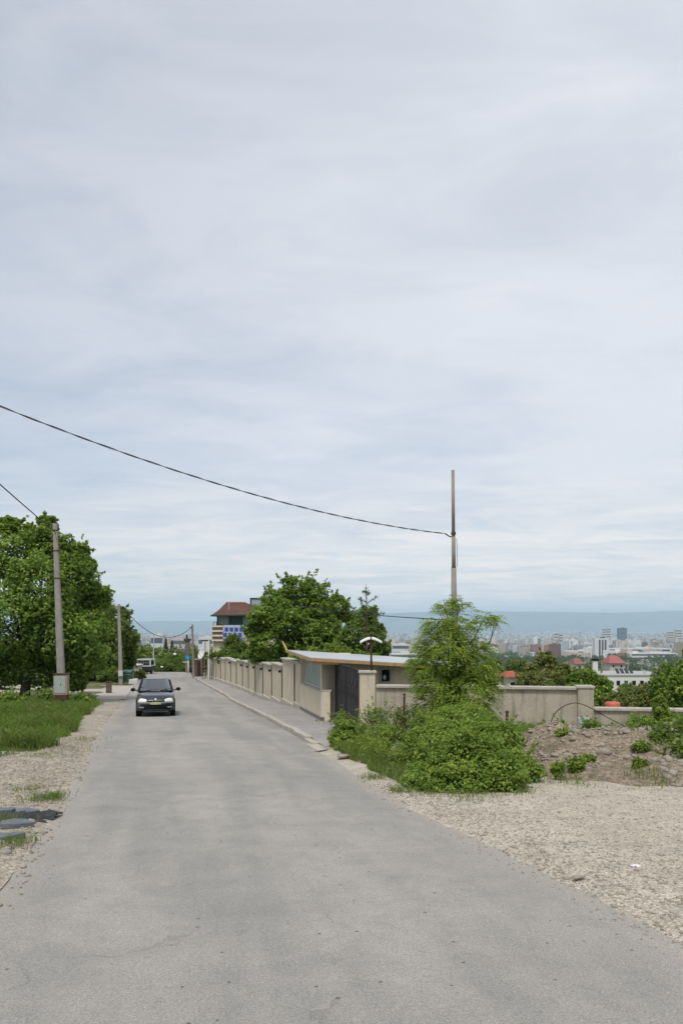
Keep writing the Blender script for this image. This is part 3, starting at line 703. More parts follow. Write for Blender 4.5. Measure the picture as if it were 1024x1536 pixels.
# gate, its post and the wing lamp on the post
ga, gb = (-.20, 26.28), (.50, 23.35)
gt = empty('iron_gate', (ga[0], ga[1], float(base(25))), 'black iron gate of upright bars between the guardhouse and a stucco post', 'gate')
def gp(t, z, o=0): p = off(lerp2(ga, gb, t), ga, gb, o); return (p[0], p[1], z)
def gtop(t): return -1.28 - .10 * t
gbz = -3.05
fr = MB()
for t_ in (0.01, .5, .99): fr.bar(gp(t_, gbz), gp(t_, gtop(t_)), .055)
for k in (0, .5, 1): fr.bar(gp(0, gbz + (gtop(0) - gbz) * k), gp(1, gbz + (gtop(1) - gbz) * k), .05, .05)
fr.build('frame', M['iron'], gt)
br = MB()
for k in range(15):
    t_ = (k + .5) / 15; br.bar(gp(t_, gbz, .035), gp(t_, gtop(t_) + .05 + .03 * (k % 2), .035), .030)
br.build('bars', M['iron'], gt)
slab([gp(.01, gbz + .03, -.03), gp(.99, gbz + .03, -.03), gp(.99, gtop(1) - .03, -.03), gp(.01, gtop(0) - .03, -.03)], .006).build('backing_sheet', M['iron_sheet'], gt)
scr = MB()
for k in range(7):
    cxx = .12 + .13 * k; zc = -1.85
    scr.tube([gp(cxx + .05 * math.cos(a) * (1 - a / 14), zc + .16 * math.sin(a) * (1 - a / 14), .06) for a in np.linspace(0, 9, 22)], .009, 5)
scr.build('scrollwork', M['iron'], gt)
ps = empty('gate_post', (.78, 23.2, float(base(23.2))), 'thick weathered stucco gate post with a stone cap carrying a pipe lamp', 'gate post')
MB().box((.78, 23.2, -2.35), (.46, .46, 1.82)).build('shaft', M['stucco'], ps, bevel=.015)
MB().box((.78, 23.2, -1.405), (.54, .54, .07)).build('cap', M['coping'], ps, bevel=.012)
x, y, z = P(557, 1003, 23.2)
lp = empty('wing_lamp', (x, y, -1.37), 'white wing shaped lamp on a rusty pipe above the gate post', 'lamp')
MB().tube([(x, y, -1.37), (x - .01, y, -.9), (x - .02, y, -.40)], [.034, .03, .028], 8).build('pipe', M['rust'], lp, smooth=True)
def wing(s):
    m = MB(); V = []; n = 9
    for i in range(n):
        t_ = i / (n - 1); xx = s * .02 + s * .31 * t_; zz = -.345 - .13 * t_ ** 1.6; hw = .15 * (1 - .45 * t_ ** 2)
        for q in (-1, -.5, 0, .5, 1): V.append((x - .02 + xx, y + q * hw, zz - .05 * q * q))
    k = len(V); V += [(a, b, c - .03) for a, b, c in V]; Fq = []
    for i in range(n - 1):
        for q in range(4):
            a = i * 5 + q; Fq += [(a, a + 1, a + 6, a + 5), (k + a + 5, k + a + 6, k + a + 1, k + a)]
    ring = [q for q in range(5)] + [i * 5 + 4 for i in range(1, n)] + [(n - 1) * 5 + q for q in (3, 2, 1, 0)] + [i * 5 for i in range(n - 2, 0, -1)]
    for i in range(len(ring)): a, b = ring[i], ring[(i + 1) % len(ring)]; Fq.append((b, a, a + k, b + k))
    return m.add(V, Fq)
for s in (-1, 1): wing(s).build('shade', M['white_paint'], lp, smooth=False)
MB().lathe([(.03, -.06), (.06, -.04), (.06, .02), (.02, .04)], (x - .02, y, -.36), 'z', 12).build('lamp_holder', M['rust'], lp)

# garden wall facing the camera: taller section, end pillar, then the lower section
gw = empty('garden_wall', (1.0, 22.8, float(base(22.5))), 'old grey stucco garden wall with overhanging coping behind the bushes', 'wall')
a, b = (1.03, 22.85), (6.78, 22.05)
def wbox(a, b, z0, z1, th, o=0):
    return [off(a, a, b, o), off(b, a, b, o), off(b, a, b, o - th), off(a, a, b, o - th)]
MB().prism(wbox(a, b, 0, 0, .24), -4.0, -1.86).build('wall_face', M['oldwall'], gw)
MB().prism(wbox(a, b, 0, 0, .40, .08), -1.858, -1.775).build('coping', M['coping'], gw, bevel=.012)
c = MB().prism(wbox(a, b, 0, 0, .10, .03), -4.0, -2.92).build('base_course', M['oldwall'], gw)
MB().box((6.99, 22.08, -2.90), (.44, .44, 2.2), -.13).build('end_pillar', M['oldwall'], gw, bevel=.012)
MB().box((6.99, 22.08, -1.765), (.50, .50, .07), -.13).build('pillar_cap', M['coping'], gw, bevel=.012)
lw2 = empty('low_wall', (7.2, 22.1, float(base(22.2))), 'lower grey garden wall right of the end pillar', 'wall')
a, b = (7.22, 22.14), (16.5, 20.9)
MB().prism(wbox(a, b, 0, 0, .24), -4.2, -2.46).build('wall_face', M['oldwall'], lw2)
MB().prism(wbox(a, b, 0, 0, .38, .07), -2.458, -2.375).build('coping', M['coping'], lw2, bevel=.012)
# meter box leaning on the pillar, red tub behind the low wall, loose cable and rusty stakes
x, y, z = P(874, 1098, 21.0)
mb_ = empty('meter_box', (x, y, z), 'small pale blue steel meter box at the foot of the wall end pillar', 'meter box')
MB().box((x, y, z + .20), (.30, .12, .40)).build('case', M['bluebox'], mb_, bevel=.01); MB().box((x, y - .066, z + .20), (.25, .012, .34)).build('door', M['bluebox'], mb_, bevel=.004)
MB().box((x + .09, y - .078, z + .20), (.02, .015, .05)).build('latch', M['rust'], mb_)
x, y, z = P(918, 1058, 22.6)
tb = MB().lathe([(.17, -.55), (.22, -.1), (.215, .05), (.19, .10), (.05, .115)], (x, y, z), 'z', 20)
tag(tb.build('plastic_tub', M['red_plastic'], origin=(x, y, z - .55), smooth=True), 'faded red plastic tub upside down just behind the low wall', 'tub')
pts = [P(px, py, 21.3) for px, py in ((828, 1108), (824, 1092), (826, 1074), (838, 1060), (858, 1053), (880, 1060), (905, 1074), (930, 1086), (958, 1096))]
pts = [(p[0], p[1] - .25 * math.sin(i / 8 * math.pi), p[2]) for i, p in enumerate(pts)]
def smooth_path(pts, n=6):
    out = []; P4 = [Vector(p) for p in pts]
    for i in range(len(P4) - 1):
        p0, p1, p2, p3 = P4[max(i - 1, 0)], P4[i], P4[i + 1], P4[min(i + 2, len(P4) - 1)]
        for k in range(n):
            t_ = k / n; out.append(.5 * ((2 * p1) + (p2 - p0) * t_ + (2 * p0 - 5 * p1 + 4 * p2 - p3) * t_ * t_ + (3 * p1 - p0 - 3 * p2 + p3) * t_ ** 3))
    return out + [P4[-1]]
tag(MB().tube(smooth_path(pts), .012, 6).build('loose_cable', M['cable'], origin=pts[0], smooth=True), 'thin black cable looping up against the garden wall by the pillar', 'cable')
pts = [P(px, py, 21.2) for px, py in ((888, 1077), (905, 1087), (925, 1093), (945, 1096), (962, 1104))]
tag(MB().tube(smooth_path(pts), .009, 6).build('loose_cable', M['cable_grey'], origin=pts[0], smooth=True), 'short grey cable hanging along the low wall', 'cable')
for (px, y0, y1, Y, lab, r_) in ((605, 1140, 1040, 19.0, 'tall rusty steel stake standing in the hedge before the wall', .028), (757, 1100, 1066, 15.0, 'short leaning rusty stake sticking out of the bramble mound', .03)):
    p, q = Vector(P(px, y0, Y)), Vector(P(px + (1 if r_ < .03 else 3), y1, Y)); p.z = float(base(Y)) - .2
    tag(MB().tube([p, p.lerp(q, .5), q], r_, 7).bar(q - Vector((.04, 0, .03)), q + Vector((.04, 0, -.03)), .02).build('rusty_stake', M['rust'], origin=p), lab, 'stake')

# ------------------------------------------------------------------ poles and cables
def pole(name, label, foot, top, w0, w1, mat, sq=.8, group=None):
    r = empty(name, foot, label, 'utility pole', group)
    f, t_ = Vector(foot) - Vector((0, 0, .4)), Vector(top)
    m = MB(); n = 6; vs = []
    for i in range(n):
        k = i / (n - 1); c = f.lerp(t_, k); a, b = (w0 + (w1 - w0) * k) / 2, (w0 + (w1 - w0) * k) / 2 * sq; ch = a * .25
        vs += [(c.x + dx, c.y + dy, c.z) for dx, dy in ((-a + ch, -b), (a - ch, -b), (a, -b + ch), (a, b - ch), (a - ch, b), (-a + ch, b), (-a, b - ch), (-a, -b + ch))]
    fs = [tuple(range(7, -1, -1)), tuple(range((n - 1) * 8, n * 8))] + [(i * 8 + k, i * 8 + (k + 1) % 8, (i + 1) * 8 + (k + 1) % 8, (i + 1) * 8 + k) for i in range(n - 1) for k in range(8)]
    m.add(vs, fs).build('shaft', mat, r); return r, f, t_
foot = list(P(94.5, 1066, 35)); top = P(83, 785, 35)
p1, f1, t1 = pole('utility_pole', 'leaning concrete pole with a rusty meter cabinet in front of the walnut tree', foot, top, .36, .19, M['concrete_pole'])
for k in (.72, .86, .965):
    c = f1.lerp(t1, k); wd = .37 - .18 * k; MB().box(c, (wd + .03, wd * .8 + .03, .045)).build('steel_band', M['rust'], p1)
cb = empty('meter_cabinet', P(92.5, 1049, 34.7), 'rusty pale green meter cabinet strapped to the leaning pole', 'meter cabinet')
x, y, z = P(92.5, 1042, 34.7)
bx = MB().box((x, y, z + .46), (.62, .30, .92)).build('case', M['rust_box'], cb, bevel=.015)
MB().box((x - .02, y - .158, z + .47), (.50, .02, .76)).build('door', M['door_grey'], cb, bevel=.006)
MB().box((x, y, z + .945), (.70, .38, .045)).build('lid', M['rust'], cb, bevel=.01)
MB().prism([(x - .28, y - .15), (x + .28, y - .15), (x + .28, y + .13), (x - .28, y + .13)], [z - .22, z - .22, z - .22, z - .22], z - .005).build('cable_skirt', M['rust'], cb)
MB().box((x + .02, y - .172, z + .47), (.03, .02, .08)).build('latch', M['rust'], cb)
MB().box((x - .16, y + .02, z - .5), (.16, .14, .55)).build('support', M['concrete_pole'], cb)
p2, f2, t2 = pole('utility_pole', 'straight concrete pole with a white plate beyond the driveway', P(182, 1027, 66), P(178.5, 906, 66), .34, .21, M['concrete_pole'])
x, y, z = P(181, 1010, 65.75); MB().box((x, y, z), (.36, .06, .48)).build('white_plate', M['dirty_white'], p2)
MB().bar(Vector(P(178.5, 913, 66)), Vector(P(185, 911.5, 66)), .10).build('bracket', M['rust'], p2)
x, y, z = P(185, 911, 66); MB().lathe([(.05, -.1), (.09, -.05), (.05, 0), (.09, .05), (.04, .1)], (x, y, z), 'z', 10).build('insulator', M['cable'], p2)
p3, f3, t3 = pole('utility_pole', 'slim pale steel pole at the far bend of the road', P(230, 1010, 97), P(231, 951, 97), .15, .11, M['bluebox'], 1)
x, y, z = P(230.5, 1001, 96.8); MB().box((x, y, z), (.35, .2, .55)).build('junction_box', M['dirty_white'], p3)
MB().bar(Vector(P(229, 982, 97)), Vector(P(231, 982, 97)), .12).build('clamp', M['dirty_white'], p3)
p4, f4, t4 = pole('utility_pole', 'weathered wooden pole beside the blue sign at the far end of the wall', P(291, 1018, 80), P(288.5, 937, 80), .26, .18, M['wood_pole'], 1)
MB().bar(Vector(P(285, 941.5, 80)), Vector(P(289, 940.5, 80)), .10).build('bracket', M['rust'], p4)
# tall two-stage pole behind the locust tree
x5, y5, z5 = 3.15, 21.3, float(base(21.3))
p5 = empty('utility_pole', (x5, y5, z5), 'tall two stage steel pole rising behind the locust tree', 'utility pole')
def p5p(py): k = (py - 705) / 400; return (x5 + (684.5 - 681 ) / F * y5 * k - .06, y5, (HY - py) * y5 / F)
MB().tube([(x5, y5, z5 - .3), p5p(905), p5p(852)], [.088, .078, .070], 14).build('lower_tube', M['wood_pole'], p5, smooth=True)
MB().tube([p5p(856), p5p(805)], [.055, .053], 12).build('middle_tube', M['wood_pole'], p5, smooth=True)
MB().tube([p5p(806), p5p(705)], [.047, .042], 12).build('upper_tube', M['wood_pole'], p5, smooth=True)
for py in (800, 852): c = p5p(py); MB().lathe([(.066, -.04), (.068, 0), (.06, .04)], c, 'z', 12).build('collar', M['rust'], p5)
c = Vector(p5p(806)); MB().tube([c, c + Vector((-.12, 0, .03)), c + Vector((-.24, -.05, .10))], .018, 6).build('cable_hook', M['cable'], p5)
dr = MB(); dr.tube(smooth_path([Vector(p5p(808)) + Vector((.07, -.06, 0)), Vector(p5p(818)) + Vector((.085, -.06, 0)), Vector(p5p(826)) + Vector((.09, -.05, 0)), Vector(p5p(838)) + Vector((.09, -.07, 0)), Vector(p5p(850)) + Vector((.08, -.09, 0))]), .009, 6)
dr.build('drop_cable', M['cable_grey'], p5, smooth=True)

def span(a, b, sag, n=48):
    a, b = Vector(a), Vector(b); return [a.lerp(b, i / n) - Vector((0, 0, 4 * sag * (i / n) * (1 - i / n))) for i in range(n + 1)]
# twisted bundle over the road (two strands)
a = Vector(p5p(806)) + Vector((-.24, -.05, .10)); b = Vector((-9.2, 10.5, 5.0)); path = span(a, b, .65, 420)
L = (b - a).length; rt = empty('overhead_cable', a, 'twisted two strand cable sagging from the tall pole across the sky', 'cable')
for s, mt_ in ((0, M['cable']), (math.pi, M['cable_grey'])):
    tdir = (b - a).normalized(); u = tdir.cross(Vector((0, 0, 1))).normalized(); v = u.cross(tdir)
    q = [p + (u * math.cos(s + i / 420 * L * 6.5) + v * math.sin(s + i / 420 * L * 6.5)) * .009 for i, p in enumerate(path)]
    MB().tube(q, .0088, 5).build('strand', mt_, rt, smooth=True)
def cable(pts, r_, lab, mat='cable'): tag(MB().tube(pts, r_, 6).build('overhead_cable', M[mat], origin=pts[0], smooth=True), lab, 'cable')
cable(span(f1.lerp(t1, .955), (-9.2, 3, 8.1), .25), .022, 'dark cable rising left from the leaning concrete pole')
cable(span(P(185, 911, 66), P(288, 940.5, 80), 1.75), .028, 'sagging dark cable between the concrete pole and the wooden pole')
cable(span(f1.lerp(t1, .95), P(178.5, 911, 66), .5), .018, 'thin cable from the leaning pole back to the next concrete pole')
cable(span(Vector(p5p(930)), P(400, 893, 55), .30), .016, 'thin dark cable passing the spruce top towards the big tree')

# ------------------------------------------------------------------ the car
M['paint'] = NT('dark blue grey car paint').finish((.018, .023, .034), .28, .5, Coat_Weight=.8, Coat_Roughness=.08)
M['blackplastic'] = NT('black bumper plastic').finish((.008, .008, .009), .75, .12)
def glass_mat():
    t = NT('windscreen'); a = t.n('ShaderNodeBsdfTransparent'); a.inputs[0].default_value = (.62, .68, .70, 1)
    g = t.n('ShaderNodeBsdfGlossy', Roughness=.03); f = t.n('ShaderNodeFresnel', IOR=1.55)
    m = t.n('ShaderNodeMixShader'); t.l(t.math('MULTIPLY_ADD', f.outputs[0], 2.6, .14), m.inputs[0]); t.l(a.outputs[0], m.inputs[1]); t.l(g.outputs[0], m.inputs[2]); t.l(m.outputs[0], t.out.inputs['Surface']); return t.m
M['wind'] = glass_mat()
M['tyre'] = NT('tyre rubber').finish((.012, .012, .012), .9, .2)
M['alloy'] = NT('wheel trim').finish((.35, .36, .37), .4, .5, .6)
M['chrome'] = NT('chrome').finish((.55, .56, .58), .42, .5, .8)
M['lens'] = NT('headlight lens').finish((.80, .78, .66), .08, .7, Coat_Weight=1.0, Coat_Roughness=.03)
M['amber'] = NT('amber lens').finish((.42, .17, .07), .15, .6)
M['plate'] = NT('pale yellow number plate').finish((.33, .34, .16), .4, .4)
CL, CW = 4.05, .75
def ztop(v):
    return float(np.interp(v, [-1, -.965, -.9, -.75, -.6, -.45, 0, .6, .95, 1], [.73, .79, .83, .87, .905, .93, .95, .955, .93, .80]))
def hull(u, v, wv, o=0.0):
    """u across -1..1, v along -1 (nose) .. 1, wv height 0..1, o = outward offset"""
    zb = float(np.interp(v, [-1, -.9, -.8, .8, .95, 1], [.24, .19, .20, .20, .22, .30]))
    zt = ztop(v); au = abs(u)
    hw = CW * (1 - .10 * max(0, abs(v) - .8) / .2 * wv) * (1 - .10 * wv ** 3 * max(0, wv)) * (1 - .03 * (1 - wv))
    x = u * hw; y = v * CL / 2
    if v < -.55: k = (-.55 - v) / .45; y += k * (.34 * au ** 2.8 + .14 * max(0, wv - .45) ** 1.3)
    if v > .7: k = (v - .7) / .3; y -= k * .22 * au ** 3
    z = zb + wv * (zt - zb) - (.05 * au ** 4 * wv ** 6)
    return (x, y - (o if v <= -1 else 0), z + (o if wv >= 1 else 0))
def patch(u0, u1, w0, w1, o=.006, n=7, v=-1.0, wtop=None):
    m = MB(); V = []; k = 3
    for i in range(n):
        t_ = i / (n - 1); u = u0 + (u1 - u0) * t_
        lo = w0(t_) if callable(w0) else w0; hi = w1(t_) if callable(w1) else w1
        for j in range(k + 1): V.append(hull(u, v, lo + (hi - lo) * j / k, o))
    N_ = len(V); V += [(a, b + .03, c) for a, b, c in V]; Fq = []
    for i in range(n - 1):
        for j in range(k):
            a = i * (k + 1) + j; Fq += [(a, a + k + 1, a + k + 2, a + 1), (N_ + a + 1, N_ + a + k + 2, N_ + a + k + 1, N_ + a)]
    ring = [i * (k + 1) for i in range(n)] + [(n - 1) * (k + 1) + j for j in range(1, k + 1)] + [i * (k + 1) + k for i in range(n - 2, -1, -1)] + [j for j in range(k - 1, 0, -1)]
    for i in range(len(ring)): a, b = ring[i], ring[(i + 1) % len(ring)]; Fq.append((b, a, a + N_, b + N_))
    return m.add(V, Fq)
car = empty('parked_car', (0, 0, 0), 'dark blue grey hatchback with one headlight lit by the sky driving up the road', 'car')
car.name = 'car'; ORG['car'] = Vector((0, 0, 0)); car['label'] = 'dark blue grey hatchback with pale yellow number plate driving up the road'
hb = MB(); NU, NV, NW = 12, 40, 7
vs_ = [-1 + 2 * i / NV for i in range(NV + 1)]
vs_ = sorted(set(vs_ + [-.985, -.965]))
def sheet(fn, na, nb, flip=False):
    V = [fn(i, j) for i in range(na + 1) for j in range(nb + 1)]; Fq = []
    for i in range(na):
        for j in range(nb):
            a = i * (nb + 1) + j; q = (a, a + nb + 1, a + nb + 2, a + 1); Fq.append(q[::-1] if flip else q)
    hb.add(V, Fq)
NVs = len(vs_) - 1
us = [-1 + 2 * i / NU for i in range(NU + 1)]; ws = [i / NW for i in range(NW + 1)]
sheet(lambda i, j: hull(us[i], vs_[j], 1), NU, NVs)
sheet(lambda i, j: hull(us[i], vs_[j], 0), NU, NVs, True)
sheet(lambda i, j: hull(us[i], -1, ws[j]), NU, NW)
sheet(lambda i, j: hull(us[i], 1, ws[j]), NU, NW, True)
sheet(lambda i, j: hull(-1, vs_[i], ws[j]), NVs, NW, True)
sheet(lambda i, j: hull(1, vs_[i], ws[j]), NVs, NW)
# cabin
def cab(k, a):      # outline ring at height fraction k
    z = .90 + .53 * k; e = k ** 1.15
    yf, yb, hw = -.92 + .82 * e, 1.90 - .52 * e, .735 - .165 * k
    z2 = z - (0 if k < .95 else 0)
    c, s = math.cos(a), math.sin(a); ex = 5.0
    r = (abs(c) ** ex + abs(s) ** ex) ** (-1 / ex)
    x = hw * r * c; y = (yf + yb) / 2 + (yb - yf) / 2 * r * s
    if s < 0: y += .10 * (x / hw) ** 2
    return (x, y, z)
NA = 48; ks = [0, .2, .4, .6, .8, .92]; V = []
for k in ks: V += [cab(k, 2 * math.pi * i / NA) for i in range(NA)]
for sc_, dz in ((.97, .030), (.90, .045), (.6, .062), (.25, .07)):
    cx0 = cab(.92, 0); V += [((p[0]) * sc_, .64 + (p[1] - .64) * sc_, p[2] + dz) for p in (cab(.92, 2 * math.pi * i / NA) for i in range(NA))]
nr = len(ks) + 4
def is_glass(r_, i):
    a = (i + .5) / NA * 2; return 0 <= r_ <= 4 and ((1.27 < a < 1.73) or (r_ >= 1 and .32 < a < .68) or (r_ >= 1 and (a < .18 or a > 1.82 or .82 < a < 1.18)))
hb.add(V, [(r_ * NA + i, r_ * NA + (i + 1) % NA, (r_ + 1) * NA + (i + 1) % NA, (r_ + 1) * NA + i) for r_ in range(nr - 1) for i in range(NA) if not is_glass(r_, i)] + [tuple((nr - 1) * NA + i for i in range(NA))])
body = hb.build('body', M['paint'], car, smooth=True)
def cabpatch(a0, a1, k0, k1, o, n=10, kn=5):
    V = []; ctr = Vector((0, .5, 1.1))
    for i in range(n):
        for j in range(kn):
            k = k0 + (k1 - k0) * j / (kn - 1); a = a0 + (a1 - a0) * i / (n - 1); p = Vector(cab(k, a))
            d = p - ctr; d.z = .25; V.append(p + d.normalized() * o)
    return MB().add(V, [(i * kn + j, (i + 1) * kn + j, (i + 1) * kn + j + 1, i * kn + j + 1) for i in range(n - 1) for j in range(kn - 1)])
PI = math.pi
cabpatch(1.262 * PI, 1.738 * PI, .0, .94, .008, 18).build('windscreen', M['wind'], car, smooth=True)
cabpatch(.30 * PI, .70 * PI, .25, .88, .008, 12).build('rear_window', M['wind'], car, smooth=True)
for s in (0, 1):
    a0, a1 = ((.80 * PI, 1.20 * PI) if s else (-.20 * PI, .20 * PI))
    cabpatch(a0, a1, .15, .88, .008, 12).build('side_window', M['wind'], car, smooth=True)
def fr_(t_): return t_
for s in (-1, 1):
    patch(s * .50, s * .985, lambda t_: .64 - .05 * t_, lambda t_: .80 + .20 * t_ ** .6, .010).build('headlight', M['lens'], car, smooth=True)
    patch(s * .968, s * 1.0, .66, .86, .013).build('turn_signal', M['amber'], car, smooth=True)
    patch(s * .62, s * .86, .17, .27, .008).build('fog_light', M['alloy'], car, smooth=True)
    patch(s * .06, s * .47, .70, .86, .008).build('grille', M['blackplastic'], car, smooth=True)
    patch(s * .07, s * .46, .765, .80, .013).build('grille_bar', M['chrome'], car, smooth=True)
    m = MB(); x0 = s * .80
    m.bar((s * .70, -.66, .97), (s * .84, -.68, 1.00), .05, .04)
    m.lathe([(.03, -.05), (.085, -.03), (.09, .03), (.05, .07)], (0, 0, 0), 'y', 14)
    k = len(m.v) - 56
    for i in range(k, len(m.v)): a = m.v[i]; m.v[i] = (s * .88 + a[0] * 1.05, -.70 + a[1], 1.01 + a[2] * .8)
    mo = m.build('wing_mirror', M['blackplastic'], car, smooth=True)
patch(-.93, .93, .54, .62, .012, 14).build('bumper_strip', sides('bumper strip with painted highlight', (.24, .25, .29), .35, bump=.02), car, smooth=True)  # pale strip colour paints in the bright line the bumper top catches
patch(-.80, .80, .06, .46, .006, 14).build('lower_bumper', M['blackplastic'], car, smooth=True)
patch(-.86, .86, -.02, .05, .012, 14).build('splitter', sides('dark bumper lip', (.03, .035, .045), .4, bump=.02), car, smooth=True)
pl = patch(-.30, .30, .44, .64, .034, 5).build('number_plate', M['plate'], car)
m = MB()
for zf in (.445, .635): m.bar(Vector(hull(-.30, -1, zf, .036)), Vector(hull(.30, -1, zf, .036)), .012)
m.build('plate_frame', M['blackplastic'], pl)
x, y, z = hull(0, -1, .80, .02); MB().lathe([(.062, .0), (.062, .018), (.04, .03)], (x, y - .02, z), 'y', 16).build('badge', M['chrome'], car, smooth=True)
m = MB()
m.tube([(-.40, -.86, .955), (-.10, -.80, 1.00), (.10, -.80, 1.00)], .010, 5); m.tube([(.18, -.86, .96), (.40, -.78, 1.01), (.58, -.72, 1.03)], .010, 5)
m.build('wipers', M['blackplastic'], car)
MB().prism([(-.62, -.98), (.62, -.98), (.66, -.84), (-.66, -.84)], .925, .945).build('cowl', M['blackplastic'], car)
for sx in (-1, 1):
    for yy in (-1.27, 1.27):
        wh = MB().lathe([(.20, -.09), (.285, -.095), (.30, -.06), (.30, .06), (.285, .095), (.20, .09)], (sx * .63, yy, .30), 'x', 28).build('wheel', M['tyre'], car, smooth=True)
        MB().lathe([(.05, -.01), (.19, .0), (.195, .02), (.05, .03)], (sx * .63 + sx * .08, yy, .30), 'x', 20).build('rim', M['alloy'], wh)
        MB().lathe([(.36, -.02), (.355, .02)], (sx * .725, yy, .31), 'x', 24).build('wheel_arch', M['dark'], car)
M['seat'] = pm('dark seat cloth', (.035, .037, .042), (.025, .026, .03), 9, .9, .1, .1)
for sx in (-.36, .36):
    m = MB(); m.box((sx, .38, 1.02), (.46, .14, .56), 0, -.15, 0, .85); m.box((sx, .12, .86), (.46, .5, .14)); se = m.build('seat', M['seat'], car, bevel=.04)
    MB().box((sx, .46, 1.31), (.25, .09, .15), 0, -.1).build('headrest', M['seat'], se, bevel=.03)
MB().box((0, 1.15, 1.0), (1.1, .14, .40), 0, -.2).build('rear_seat', M['seat'], car, bevel=.04)
MB().prism([(-.64, -.86), (.64, -.86), (.62, -.45), (-.62, -.45)], .93, [.95, .95, 1.0, 1.0]).build('dashboard', M['blackplastic'], car)
st_ = [(.36 + .17 * math.cos(a), -.30 + .06 * math.sin(a), 1.03 + .16 * math.sin(a)) for a in np.linspace(0, 2 * PI, 19)]
MB().tube(st_, .015, 6, False).build('steering_wheel', M['blackplastic'], car)
yc = 31.3
car.location = (-7.57, yc, float(base(yc)) + .028)
car.rotation_euler = (-.0587, 0, .235)

# ------------------------------------------------------------------ house with the hipped roof, and things at the far end of the wall
hY = 74.0
hx0, hx1 = P(319, 0, hY)[0], P(319, 0, hY)[0] + 6.6
def hzp(py): return (HY - py) * hY / F
ho = empty('hip_roof_house', (hx0, hY, float(base(hY))), 'house with brown hipped roof, glazed upper room and blue tile panels above the wall', 'house')
MB().box(((hx0 + hx1) / 2, hY + 3.6, (hzp(958) + float(base(hY))) / 2 - .2), (hx1 - hx0, 7, hzp(958) - float(base(hY)) + .4)).build('lower_storey', M['stucco'], ho)
px1 = hx0 + 6.2; ux0 = P(324, 0, hY)[0]
MB().box(((ux0 + px1) / 2 + .1, hY + 3.9, (hzp(940) + hzp(922)) / 2), (px1 - ux0 - .3, 5.4, hzp(922) - hzp(940))).build('upper_room', M['curtain'], ho)
zt, zb2 = hzp(921.5), hzp(939)
fr = MB()
for yy in (zb2 + .06, zt - .1): fr.box((ux0, hY + 3.8, yy), (.13, 5.3, .13))
for xx in np.linspace(ux0, px1, 6): fr.box((xx, hY + 1.1, (zt + zb2) / 2), (.16, .14, zt - zb2))
for zz_ in (zb2 + .06, zt - .1): fr.box(((ux0 + px1) / 2, hY + 1.1, zz_), (px1 - ux0 + .2, .12, .14))
for yy in (hY + 2.5, hY + 4.5, hY + 6.4): fr.box((ux0, yy, (zt + zb2) / 2), (.14, .16, zt - zb2))
wfr = fr.build('glazing_frame', M['greenframe'], ho)
for i in range(5):
    a, b = ux0 + (px1 - ux0) * i / 5, ux0 + (px1 - ux0) * (i + 1) / 5
    MB().box(((a + b) / 2, hY + 1.14, (zt + zb2) / 2), (b - a - .18, .02, zt - zb2 - .2)).build('window_pane', M['glass_green'] if i % 2 else M['curtain'], wfr)
# balcony wall: brick bands on the left, blue tile panels on the right
bz0, bz1 = hzp(962), hzp(939.5)
xb = P(335, 0, hY)[0]
bal = MB().box(((hx0 + xb) / 2, hY - .05, (bz0 + bz1) / 2), (xb - hx0, .25, bz1 - bz0)).build('balcony_wall', M['brick'], ho)
for k in range(4): MB().box(((hx0 + xb) / 2, hY - .20, bz0 + .1 + k * (bz1 - bz0 - .1) / 3), (xb - hx0 + .1, .06, .16)).build('pale_band', M['cream'], bal)
M['bluetile'] = pm('blue tile', (.05, .085, .36), (.035, .06, .27), 9, .4, .4, .1)
M['palepanel'] = pm('pale blue panel', (.46, .50, .60), (.38, .42, .52), 4, .7, .3, .1)
xe = P(366, 0, hY)[0]
pan = MB().box(((xb + xe) / 2, hY - .12, (bz0 + bz1) / 2 + .05), (xe - xb, .22, bz1 - bz0 + .15)).build('tile_parapet', M['palepanel'], ho)
for r_ in range(3):
    for c in range(4):
        xx = xb + (xe - xb) * (c + .5 + (.22 if r_ == 0 else 0 if r_ == 2 else -.05)) / 4.2; zc = bz1 - .30 - r_ * .52
        if xx < xe - .2: MB().box((xx, hY - .245, zc), (.33, .03, .38)).build('blue_tile', M['bluetile'], pan)
m = MB(); ez = hzp(921.5)
m.box((hx0 + .05, hY + .2, (hzp(939) + hzp(933)) / 2), (.05, .05, hzp(933) - hzp(939))); m.box((hx0 + .05, hY + 2.0, (hzp(939) + hzp(933)) / 2), (.05, .05, hzp(933) - hzp(939)))
m.bar((hx0 + .05, hY + .2, hzp(933)), (hx0 + .05, hY + 6, hzp(933)), .05); m.build('railing', M['greenframe'], ho)
# hipped roof
rx0, rx1, ry0, ry1 = P(316, 0, hY)[0], px1 + .7, hY + .2, hY + 7.6
rzt = hzp(904) * (hY + 3.8) / hY; rid0, rid1 = P(339, 0, hY + 3.8)[0], P(368.5, 0, hY + 3.8)[0]
V = [(rx0, ry0, ez - .08), (rx1, ry0, ez + .02), (rx1, ry1, ez + .02), (rx0, ry1, ez - .08), (rid0, hY + 3.8, rzt), (rid1, hY + 3.8, rzt)]
mid_ = [((a[0] * .55 + b[0] * .45), (a[1] * .55 + b[1] * .45), (a[2] * .55 + b[2] * .45) - .12) for a, b in ((V[0], V[4]), (V[1], V[5]), (V[2], V[5]), (V[3], V[4]))]
V += mid_
rf2 = MB().add(V, [(0, 1, 7, 6), (6, 7, 5, 4), (1, 2, 8, 7), (7, 8, 5), (2, 3, 9, 8), (8, 9, 4, 5), (3, 0, 6, 9), (9, 6, 4), (3, 2, 1, 0)]).build('roof', M['roof_tile'], ho)
MB().tube([V[4], V[5]], .09, 6).build('ridge_cap', M['terracotta'], rf2)
